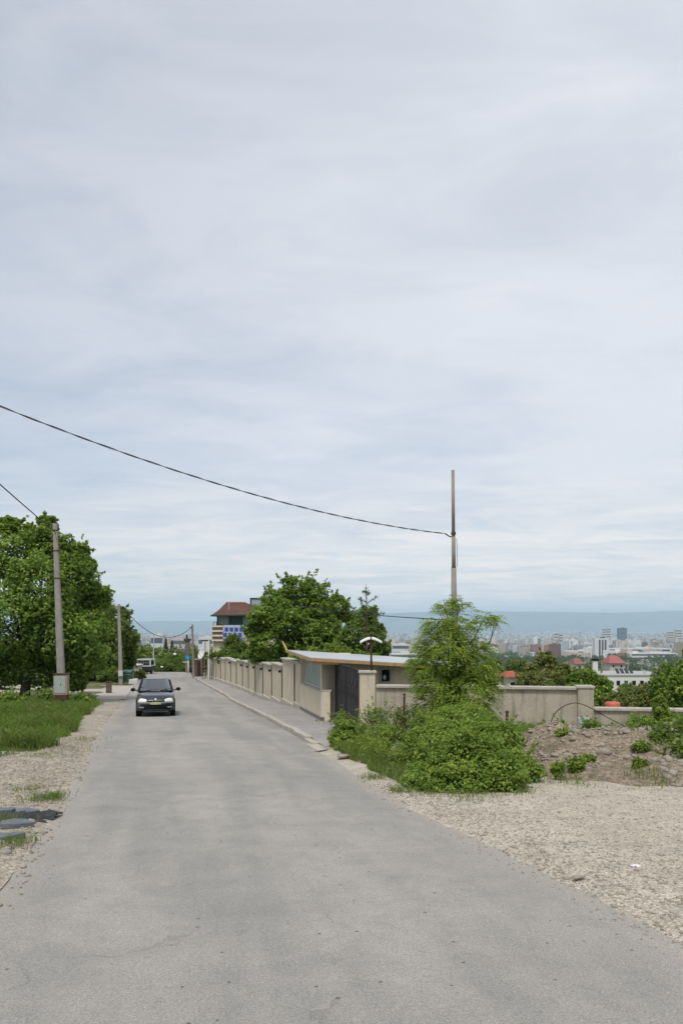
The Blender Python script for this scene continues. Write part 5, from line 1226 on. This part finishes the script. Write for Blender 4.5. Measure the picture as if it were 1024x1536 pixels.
p = scatter(10000, fringe_pt); o = link('roadside_grass', blades('roadside_grass', p, rng.uniform(.06, .34, len(p)) ** 1.15 * np.clip((p[:, 1] - 10.2) / 5, .35, 1.1), rng.uniform(.008, .016, len(p)), None, rng, .5), M['grass_mix']); tag(o, kind='stuff')
def wall_pt():
    x = rng.uniform(2.8, 11); y = rng.uniform(18.5, 21.6) - .13 * (x - 3); return (x, y, float(base(y)) + .1) if n2(x, y, .9, 5) > .12 else None
p = scatter(3000, wall_pt); o = link('wall_foot_grass', blades('wall_foot_grass', p, rng.uniform(.10, .34, len(p)), rng.uniform(.008, .018, len(p)), None, rng, .5), M['grass']); tag(o, kind='stuff')
def tuft_pt():
    c = tufts[rng.integers(len(tufts))]; a, b = c[0] + rng.normal() * c[2], c[1] + rng.normal() * c[2] * 1.2; return (a, b, float(base(b)) + .03)
tufts = [(*G(42, 1190)[:2], .12), (*G(60, 1203)[:2], .14), (*G(82, 1200)[:2], .07), (*G(25, 1270)[:2], .12), (*G(10, 1238)[:2], .10), (*G(100, 1128)[:2], .35), (*G(62, 1138)[:2], .3), (*G(120, 1112)[:2], .3), (*G(560, 1170)[:2], .12), (*G(600, 1190)[:2], .10), (*G(640, 1193)[:2], .15), (*G(700, 1198)[:2], .2), (*G(770, 1192)[:2], .2)]
p = scatter(2600, tuft_pt); o = link('grass_tufts', blades('grass_tufts', p, rng.uniform(.03, .11, len(p)), rng.uniform(.005, .011, len(p)), None, rng, .6), M['dry_grass']); tag(o, kind='stuff')
# blue grey plastic sheet caught in the hedge
x, y, z = P(606, 1133, 15.6); V = []; n = 9
for i in range(n):
    for j in range(n):
        u, v_ = i / (n - 1) - .5, j / (n - 1); V.append((x + u * .42 * (1 - .3 * v_) + .04 * n2(i, j, .7), y + .5 * v_ - .1 + .06 * n2(i, j, .6, 4), float(base(15.6)) + .03 + .26 * v_ ** .7 + .05 * n2(i, j, .8, 9)))
tag(MB().add(V + [(a, b + .006, c - .004) for a, b, c in V], [(i * n + j, (i + 1) * n + j, (i + 1) * n + j + 1, i * n + j + 1) for i in range(n - 1) for j in range(n - 1)] + [(81 + i * n + j, 81 + i * n + j + 1, 81 + (i + 1) * n + j + 1, 81 + (i + 1) * n + j) for i in range(n - 1) for j in range(n - 1)]).build('plastic_sheet', M['tarp'], origin=(x, y, float(base(15.6))), smooth=True), 'crumpled blue grey plastic sheet lying among the roadside plants', 'plastic sheet')

# rubble heap, loose stones
def heap_h(x, y):
    a = float(sm(11.4, 14.5, y + .5 * n2(x, y, .5))) * float(sm(3.0, 4.6, x)) * float(1 - .75 * sm(16, 20.5, y))
    return .52 * a * (1.0 + .6 * n2(x, y, .9, 3)) + .15 * n2(x, y, 2.2, 6) * a + .09 * n2(x, y, 4.6, 8) * a - .06 * (1 - min(1, a * 6)) + .01
tag(grid_mesh('rubble_heap', np.arange(10.9, 22.2, .14), lambda y: np.linspace(2.6, 15, 120), lambda x, y: float(base(y)) + heap_h(x, y), M['rubble']), kind='structure')
def pts_on(n, fn): return scatter(n, fn)
def heap_pt():
    x, y = rng.uniform(2.9, 11.5), 11.2 + 8.5 * rng.uniform() ** 1.3; h = heap_h(x, y); return (x, y, float(base(y)) + h + .005) if h > .02 and n2(x, y, .9, 44) > -.25 * 1 - .1 * (y < 13) else None
p = pts_on(9000, heap_pt); v, f = stones(p, np.clip(rng.lognormal(-4.1, .72, len(p)), .005, .11), rng); o = link('rubble_stones', np_mesh('rubble_stones', v, f), M['stone']); tag(o, kind='stuff')
def lot_pt():
    y = 3.5 + 9.0 * rng.uniform() ** 1.4; e = float(xr(y)); x = e - .35 + abs(rng.normal()) * (1.0 if rng.uniform() < .5 else 4.0)
    if x < e - .1 and rng.uniform() < .80: return None
    return (x, y, max(lot_z(x, y), road_z(x, y)) + .002) if x < 9 else None
p = pts_on(9000, lot_pt); v, f = stones(p, np.clip(rng.lognormal(-4.75, .42, len(p)), .004, .032), rng); o = link('lot_stones', np_mesh('lot_stones', v, f), M['stone']); tag(o, kind='stuff')
def verge_pt():
    y = 5.0 + 14 * rng.uniform() ** 1.3; e = float(xl(y)); x = e + .28 - abs(rng.normal()) * 1.6
    if x > e and rng.uniform() < .75: return None
    return (x, y, max(verge_z(x, y), float(base(y))) + .002)
p = pts_on(7000, verge_pt); v, f = stones(p, np.clip(rng.lognormal(-4.4, .6, len(p)), .005, .06), rng); o = link('verge_stones', np_mesh('verge_stones', v, f), M['stone']); tag(o, kind='stuff')
for i, (px, py, r_, fl, lab, mm) in enumerate(((22, 1242, .19, .35, 'large flat slate slab lying in the verge gravel', 'slate'), (10, 1263, .16, .35, 'nearest flat slate piece at the left edge', 'slate'), (38, 1224, .15, .45, 'dark slate slab behind the large flat one', 'slate'), (12, 1222, .13, .4, 'small dark slate at the left edge behind the others', 'slate'), (62, 1201, .085, .4, 'single small slate by a grass tuft', 'slate'),
        (583, 1158, .065, .6, 'white round stone at the foot of the roadside plants', 'white_paint'), (540, 1130, .05, .7, 'small white stone further along the plants', 'white_paint'), (480, 1127, .10, .3, 'flat pale stone just off the end of the kerb', 'coping'), (515, 1140, .13, .4, 'flat brownish stone at the road edge beside the plants', 'stone'), (866, 1323, .045, .6, 'brown stone on the edge between asphalt and gravel', 'stone'), (953, 1306, .04, .5, 'pale flat stone out on the gravel lot', 'white_paint'))):
    x, y, z = G(px, py); vv, ff = stones(np.array([[x, y, z + .05 + r_ * fl * .3]]), np.array([r_]), rng, 1, .26); vv[:, 2] = z + .035 + (vv[:, 2] - vv[:, 2].min()) * fl; vv[:, 0] = x + (vv[:, 0] - x) * 1.25
    if mm == 'slate':
        n_ = rng.integers(5, 8); an = np.sort(np.linspace(0, 2 * PI, n_, endpoint=False) + rng.normal(0, .22, n_)); rr_ = r_ * rng.uniform(.6, 1.05, n_); tx, ty = rng.normal(0, .10, 2)
        pl_ = [(x + q * math.cos(a) * 1.3, y + q * math.sin(a)) for a, q in zip(an, rr_)]; zz_ = [z + .06 + tx * (p[0] - x) + ty * (p[1] - y) for p in pl_]
        tag(MB().prism(pl_, [q - .04 for q in zz_], [q + .012 + r_ * .06 for q in zz_]).build('flat_stone', M[mm], None, (x, y, z), bevel=.008), lab, 'stone')
    else: tag(link('stone', np_mesh('stone', vv, ff), M[mm], None, (x, y, z)), lab, 'stone')
# crumpled black sheet among the slates
x, y, z = G(38, 1228); V = []; n = 12
for i in range(n):
    for j in range(n): u, q = i / (n - 1) - .5, j / (n - 1) - .5; V.append((x + u * .75, y + q * .5, z + .06 + .05 * n2(i, j, .55, 2) + .03 * n2(i, j, 1.1, 5) - .10 * (u * u + q * q)))
tag(MB().add(V, [(i * n + j, (i + 1) * n + j, (i + 1) * n + j + 1, i * n + j + 1) for i in range(n - 1) for j in range(n - 1)]).build('black_sheet', sides('black plastic', (.03, .033, .036), .55), origin=(x, y, z), smooth=False), 'crumpled dark plastic sheet among the slates on the verge', 'plastic sheet')

# ------------------------------------------------------------------ the town on the slope and the city on the plain
M['citytree'] = leaf_mat('city tree leaves', (.030, .055, .020), (.052, .088, .028), (.085, .125, .04), .2)
def small_house(name, label, px, Y, wpx, eave, ridge, foot, wallm, roofm, dep=7.0, rz=0.0, cat='house', group=None):
    s = Y / F; x = (px - CX) * s; wd = wpx * s; ze, zr, zf = (HY - eave) * s, (HY - ridge) * s, min((HY - foot) * s, gz(x, Y) - .4)
    r = empty(name, (x, Y, zf), label, cat, group); y0, y1 = Y, Y + dep
    wl = MB().box((x, Y + dep / 2, (ze + zf) / 2), (wd * .9, dep * .9, ze - zf)).build('wall', wallm, r)
    V = [(x - wd / 2, y0 - .3, ze), (x + wd / 2, y0 - .3, ze), (x + wd / 2, y1 + .3, ze), (x - wd / 2, y1 + .3, ze), (x - wd * .22, Y + dep / 2, zr), (x + wd * .22, Y + dep / 2, zr)]
    MB().add(V, [(0, 1, 5, 4), (1, 2, 5), (2, 3, 4, 5), (3, 0, 4), (3, 2, 1, 0)]).build('roof', roofm, r)
    n = max(1, int(wd / 2.6))
    for k in range(n):
        xx = x - wd * .45 + wd * .9 * (k + .5) / n; wn_ = MB().box((xx, Y + dep * .05 - .02, ze - (ze - zf) * .0 - min(1.2, (ze - zf) * .4)), (1.0, .10, min(1.2, (ze - zf) * .5))).build('window', M['white_paint'], r)
        MB().box((xx, Y + dep * .05 - .08, ze - min(1.2, (ze - zf) * .4)), (.8, .04, min(1.0, (ze - zf) * .42))).build('pane', M['dark'], wn_)
    return r
cw_, gw_ = M['cream'], sides('pale house wall', (.55, .52, .47))
small_house('tiled_house', 'left one of two small red roofed houses beyond the wall', 743, 105, 22, 1014, 1007, 1035, cw_, M['red_tile'], 5)
small_house('tiled_house', 'right one of two small red roofed houses with pale front', 770, 103, 24, 1015.5, 1008, 1030, gw_, M['red_tile'], 5)
small_house('tiled_house', 'larger red roofed house among trees below the white slab block', 926, 330, 26, 995, 984, 1004, gw_, sides('faded red roof', (.36, .13, .12)), 12)
small_house('tiled_house', 'reddish roofed house left of the white chimney', 869, 300, 16, 996, 988, 1006, cw_, sides('dull red roof', (.26, .12, .10)), 10)
small_house('tiled_house', 'small orange roofed house half hidden behind the open crowned tree', 822, 210, 18, 1006, 999, 1016, cw_, M['terracotta'], 8)
# long white flat roofed building with solar panels and a chimney
Y = 170; s = Y / F
wb2 = empty('white_building', P(950, 1040, Y), 'long white flat roofed building with dark solar panels behind the shrubs', 'building')
x0, x1, zr = P(897, 0, Y)[0], P(1003, 0, Y)[0], (HY - 1013.5) * s
MB().box(((x0 + x1) / 2, Y + 7, (zr + gz(x0, Y) - 1) / 2), (x1 - x0, 14, zr - gz(x0, Y) + 1)).build('wall', M['white_paint'], wb2)
MB().box(((x0 + x1) / 2, Y + 7, zr + .10), (x1 - x0 + .4, 14.4, .22)).build('roof', sides('flat grey roof', (.42, .42, .40)), wb2)
for k in range(4):
    x = P(925 + k * 6.8, 0, Y + 5)[0]; MB().box((x, Y + 5, zr + .75), (.72, 1.9, .05), 0, .6).build('solar_panel', sides('solar panel', (.04, .045, .06), .2, bump=.02), wb2)
x = P(984, 0, Y + 3)[0]; c_ = MB().box((x, Y + 3, zr + .9), (.62, .62, 1.6)).build('chimney', M['cream'], wb2); MB().box((x, Y + 3, zr + 1.75), (.75, .75, .12)).build('chimney_cap', M['coping'], c_)
x = P(966, 0, Y + 3)[0]; MB().lathe([(.22, 0), (.2, .8), (.05, .95)], (x, Y + 3, zr + .15), 'z', 12).build('roof_vent', M['bluebox'], wb2)
for k in range(9):
    x = x0 + (x1 - x0) * (k + .5) / 9; fr_w = MB().box((x, Y - .03, zr - 1.6), (.9, .08, 1.1)).build('window', M['bluebox'], wb2); MB().box((x, Y - .08, zr - 1.6), (.75, .03, .95)).build('pane', M['dark'], fr_w)
x, y, z = P(891.5, 1010, 105); fl = empty('white_chimney', (x, y, gz(x, 105)), 'slender white chimney with a dark cowl left of the white building', 'chimney')
zt_ = (HY - 991) * 105 / F; MB().box((x, y, (zt_ + gz(x, 105)) / 2), (.62, .62, zt_ - gz(x, 105))).build('stack', M['white_paint'], fl); MB().box((x, y, zt_ + .12), (.8, .8, .24)).build('cowl', M['dark'], fl)

def city_box_arrays(blds):
    V = []; Fq = []; T = []; UV = []; k = 0
    for (x, y, z0, w_, d_, h, rz, c) in blds:
        ca, sa = math.cos(rz), math.sin(rz); P4 = [(x + a * w_ / 2 * ca - b * d_ / 2 * sa, y + a * w_ / 2 * sa + b * d_ / 2 * ca) for a, b in ((-1, -1), (1, -1), (1, 1), (-1, 1))]
        def quad(p, uv, col):
            nonlocal k
            V.extend(p); UV.extend(uv); T.extend([col] * 4); Fq.append((k, k + 1, k + 2, k + 3)); k += 4
        for i in range(4):
            a, b = P4[i], P4[(i + 1) % 4]; L = (w_, d_, w_, d_)[i]
            quad([(*a, z0 - 6), (*b, z0 - 6), (*b, z0 + h), (*a, z0 + h)], [(0, -6), (L, -6), (L, h), (0, h)], c)
        rc = (.36, .355, .34) if c[0] - c[2] < .12 else tuple(q * .8 for q in c)
        quad([(*p, z0 + h) for p in P4], [(0, 0)] * 4, rc)
        if h > 12:
            q4 = [(x + (p[0] - x) * .3, y + (p[1] - y) * .3) for p in P4]
            for i in range(4): a, b = q4[i], q4[(i + 1) % 4]; quad([(*a, z0 + h), (*b, z0 + h), (*b, z0 + h + 3), (*a, z0 + h + 3)], [(0, 0)] * 4, c)
            quad([(*p, z0 + h + 3) for p in q4], [(0, 0)] * 4, rc)
    return np.array(V), np.array(Fq), np.array(T), np.array(UV)
def city_obj(name, blds, origin=None):
    v, f, t_, uv = city_box_arrays(blds); me = np_mesh(name, v, f, t_, uv); return link(name, me, M['city'], None, origin)
rng = np.random.default_rng(500)
PAL = [('white', (.66, .65, .62)), ('pale grey', (.52, .52, .51)), ('cream', (.60, .54, .44)), ('sand coloured', (.50, .43, .34)), ('pinkish', (.52, .41, .36)), ('brick red', (.36, .19, .14)), ('blue grey', (.36, .41, .46))]
PW = [.28, .24, .18, .11, .09, .05, .05]
def rand_b(Ya, Yb, hmul=1.0):
    Y = Ya * (Yb / Ya) ** rng.uniform(); px = rng.uniform(-120, 1150); x = (px - CX) * Y / F; i = rng.choice(7, p=PW)
    kind = rng.choice(3, p=[.50, .34, .16])
    w_, d_, h = [(rng.uniform(14, 30), rng.uniform(12, 22), rng.uniform(8, 16)), (rng.uniform(34, 85), rng.uniform(12, 18), rng.uniform(15, 27)), (rng.uniform(16, 30), rng.uniform(16, 26), rng.uniform(26, 48))][kind]
    if rng.uniform() < .08 and kind == 0: w_, d_, h = rng.uniform(60, 150), rng.uniform(40, 80), rng.uniform(7, 11); kind = 3
    c = tuple(np.clip(np.array(PAL[i][1]) * (rng.uniform(.5, .9) if rng.uniform() < .55 else rng.uniform(.9, 1.22)), 0, .8))
    return (x, Y, float(base(Y)), w_, d_, h * hmul, rng.choice([0, .35, -.5, .9, 1.2]) + rng.normal() * .08, c), PAL[i][0], kind, px
FORM = ['low block', 'long slab block', 'tower block', 'wide hall']
near = []
tries = 0
while len(near) < 285 and tries < 20000:
    tries += 1; b, cn, kind, px = rand_b(1900, 4300)
    if not (555 < px < 1040 or 185 < px < 330): continue
    if n2(b[0], b[1], .0011, 5) < -.12: continue
    near.append((b, cn, kind, px))
for b, cn, kind, px in near:
    side = 'left' if px < 400 else 'right'; dist = 'nearer' if b[1] < 3000 else 'middle' if b[1] < 4000 else 'farther'
    o = city_obj('city_building', [b], (b[0], b[1], b[2])); tag(o, f'{cn} {FORM[kind]} in the {dist} part of the city on the {side}', 'building', 'city buildings on the plain')
mass = []
while len(mass) < 15000:
    b, cn, kind, px = rand_b(3300, 19500, 1.0 + .25 * rng.uniform())
    if n2(b[0], b[1], .0006, 9) < -.22: continue
    mass.append(b)
tag(city_obj('far_city', mass), kind='stuff')
# the buildings that stand out
def landmark(name, label, px, Y, wpx, top_, col, d_=18, dark=0, rz=0.0, bands=0):
    s = Y / F; x = (px - CX) * s; zf = float(base(Y)); h = (HY - top_) * s - zf; w_ = wpx * s
    r = empty(name, (x, Y, zf), label, 'building'); m_ = sides(label[:40], col, .85)
    MB().box((x, Y, zf + h / 2 - 3), (w_, d_, h + 6), rz).build('block', m_, r); gl = sides(label[:30] + ' glazing', (.075, .09, .11), .3, bump=.02)
    if dark:
        for k in range(dark):
            xx = x - w_ * .32 + w_ * .64 * (k + .5) / dark + w_ * .05; MB().box((xx, Y - d_ / 2 - .2, zf + h * .5), (w_ * .62 / dark * .62, .5, h * .86)).build('window_strip', gl, r)
    for k in range(bands): MB().box((x, Y - d_ / 2 - .2, zf + h * (k + .55) / bands), (w_ * .94, .5, h / bands * .42)).build('window_band', gl, r)
    MB().box((x + w_ * .1, Y, zf + h + 1.6), (w_ * .3, d_ * .5, 3.2)).build('roof_house', gl if dark else m_, r); return r
landmark('slab_block', 'tall white slab block with two dark vertical window strips', 900.5, 2050, 20.5, 957.5, (.66, .66, .64), 16, 3)
landmark('slab_block', 'thin white slab block standing alone left of the middle', 802, 3300, 6, 957.5, (.72, .71, .69), 14, 0); landmark('tower_block', 'dark tower beside the thin white slab block', 807.5, 3340, 4.5, 958.5, (.20, .21, .23), 14, 0)
landmark('tower_block', 'left of twin pale towers in the middle of the city', 833, 3600, 5.5, 949.5, (.64, .61, .55), 20, 0, 0, 6); landmark('tower_block', 'right of twin pale towers in the middle of the city', 840, 3610, 4.5, 951, (.60, .57, .51), 20, 0, 0, 6)
landmark('office_block', 'dark blue office block on the skyline of the city', 932, 5200, 12, 942, (.11, .15, .19), 40, 0, 0, 5)
for i, (px, t_, wpx, lab) in enumerate(((1004, 947.5, 9, 'cream tower block left of the tall pair at the right edge'), (1016, 944.5, 9, 'tallest cream tower block at the right edge'), (905, 943, 5, 'pale tower on the skyline above the white slab block'), (912, 942.5, 5, 'second pale tower on the skyline above the white slab block'), (982, 963, 7, 'tan tower block with narrow front right of centre'), (966, 963.5, 6, 'brown tower block left of the tan one'))):
    landmark('tower_block', lab, px, (4300, 4300, 5600, 5600, 2600, 2700)[i], wpx, t_, ((.62, .57, .47), (.64, .59, .49), (.58, .56, .52), (.56, .54, .50), (.50, .43, .34), (.27, .20, .17))[i], 20, 0, 0, 7)
for px, Y, wpx, t_, lab in ((955, 2300, 95, 972.5, 'very long white factory hall behind the slab block'), (870, 2250, 50, 976, 'long pale hall left of the slab block'), (975, 1900, 70, 979.5, 'long grey hall in front of the brown tower'), (603, 1500, 40, 980, 'white hall with a stepped roof seen over the annex roof'), (600, 2200, 26, 966, 'pale domed hall seen over the annex roof'), (238, 1900, 18, 952, 'big white stepped block seen at the end of the road'), (205, 2100, 22, 956, 'pale block left of the slim steel pole'), (270, 2600, 24, 958, 'pinkish long block above the road end'), (310, 2300, 22, 956, 'white long block between the pole and the house')):
    landmark('factory_hall', lab, px, Y, wpx, t_, (.62, .62, .60) if 'pink' not in lab else (.52, .42, .38), 40, 0, 0, 2)
# trees of the town and parks, one mass
n = 9500; Yt = 190 * (7000 / 190) ** rng.uniform(size=n) ; pxs = rng.uniform(-60, 1090, n); X = (pxs - CX) * Yt / F
keep = np.array([n2(a, b, .0016, 3) + n2(a, b, .006, 7) * .5 > (-.30 if b < 1700 else -.06) for a, b in zip(X, Yt)]); X, Yt = X[keep], Yt[keep]
C = []; N = []; S = []; T = []
for x, y in zip(X, Yt):
    r_ = rng.uniform(2.2, 4.6) * (.75 if y < 600 else 1) * (1 + .5 * (y > 1500)); m = int(np.clip(60 * (600 / y) ** .6, 14, 90)); e = unit(rng.normal(size=(m, 3)) + np.array([0, 0, .3])); tone = rng.normal(.5, .18)
    C.append(np.array([x, y, float(base(y)) - drop(x, y) + r_ * 1.1]) + e * r_ * np.array([1, 1, 1.15]) * rng.uniform(.7, 1.05, (m, 1))); N.append(unit(e + rng.normal(size=(m, 3)) * .3)); S.append(np.full(m, r_ * (.42 + .02 * (90 - m) ** .5 * 2))); T.append(tone + rng.normal(0, .12, m))
C = np.concatenate(C); tag(link('distant_trees', leaf_mesh('distant_trees', C, np.concatenate(N), np.concatenate(S), .8, np.concatenate(T), rng), M['citytree']), kind='stuff')
# weeds at the foot of the leaning pole and the walnut
for i, (px, py, Y, r_, h_, lab) in enumerate(((70, 1058, 37, .75, .55, 'dark weedy bush between the walnut trunk and the leaning pole'), (118, 1056, 36.5, .5, .42, 'leafy weeds just right of the leaning pole'), (12, 1066, 36, .9, .4, 'broad weeds at the left edge under the walnut'))):
    f = foot_at(px, Y); shrub('weed_bush', lab, f, [(f[0], Y, f[2] + h_ * .6, r_, r_, h_), (f[0] + r_ * .8, Y - .3, f[2] + h_ * .4, r_ * .6, r_ * .6, h_ * .7)], M['leaf_plum'] if i == 0 else M['leaf_bramble'], 12, 50, (.09, .17), .55, 90 + i, 'bush')
def dry_pt():
    y = 16.9 + 17 * rng.uniform() ** 1.4; e = turf_e(y); x = e - 12 * rng.uniform() ** 1.2
    return (x, y, turf_z(x, y)) if n2(x, y, .55, 61) > .16 else None
p = scatter(9000, dry_pt); o = link('weedy_grass', blades('weedy_grass', p, rng.uniform(.18, .52, len(p)), rng.uniform(.012, .024, len(p)), None, rng, .6), M['dry_grass']); tag(o, kind='stuff')
def front_pt():
    y = 14.9 + 2.2 * rng.uniform() ** .6; e = turf_e(16.8); x = e - .3 - 12 * rng.uniform(); return (x, y, verge_z(x, y)) if n2(x, y, 1.1, 71) + (y - 16.0) * .35 > .05 else None
p = scatter(5000, front_pt); o = link('verge_grass', blades('verge_grass', p, rng.uniform(.05, .22, len(p)), rng.uniform(.008, .018, len(p)), None, rng, .6), M['grass_mix']); tag(o, kind='stuff')
for i, (x, y, r_, h_, lab) in enumerate(((.30, 16.6, .28, .26, 'leafy weeds by the road just right of the dark roadside bush'), (.62, 15.4, .26, .30, 'leafy weeds next to the blue grey plastic sheet'), (.95, 14.3, .26, .24, 'leafy weeds between the plastic sheet and the bramble mound'), (.75, 17.6, .35, .38, 'tall leafy weeds in front of the thorny hedge'))):
    z = float(base(y)); shrub('weed_plant', lab, (x, y, z), [(x, y, z + h_ * .55, r_, r_ * 1.5, h_ * .7), (x + r_ * .6, y + .25, z + h_ * .7, r_ * .7, r_, h_ * .6)], M['leaf_locust'] if i % 2 else M['leaf_bramble'], 14, 34, (.03, .065), .45, 300 + i, 'plant', stems=14, shoots=9)
hc = [(3.5, 12.1), (4.9, 12.2), (5.4, 15.0), (6.3, 16.8), (3.2, 14.2), (7.2, 16.0)]
def heap_grass():
    c = hc[rng.integers(len(hc))]; x, y = c[0] + rng.normal() * .22, c[1] + rng.normal() * .3; h = heap_h(x, y); return (x, y, float(base(y)) + max(h, 0)) if x > 2.8 else None
p = scatter(1300, heap_grass); o = link('heap_grass', blades('heap_grass', p, rng.uniform(.04, .16, len(p)), rng.uniform(.007, .013, len(p)), None, rng, .6), M['grass_mix']); tag(o, kind='stuff')
for i, (x, y, r_, lab) in enumerate(((4.25, 14.8, .16, 'low weed halfway up the middle of the rubble heap'), (5.2, 13.4, .15, 'leafy weed on the right front of the rubble heap'), (3.5, 15.6, .22, 'weed clump on the rubble heap just behind the bramble mound'), (5.5, 17.0, .20, 'weed clump near the top of the rubble heap'))):
    z = float(base(y)) + heap_h(x, y); shrub('weed_plant', lab, (x, y, z), [(x, y, z + r_ * .5, r_, r_, r_ * .7), (x + r_ * .7, y, z + r_ * .4, r_ * .6, r_ * .6, r_ * .5)], M['leaf_bramble'], 9, 30, (.035, .075), .5, 320 + i, 'plant', stems=7)
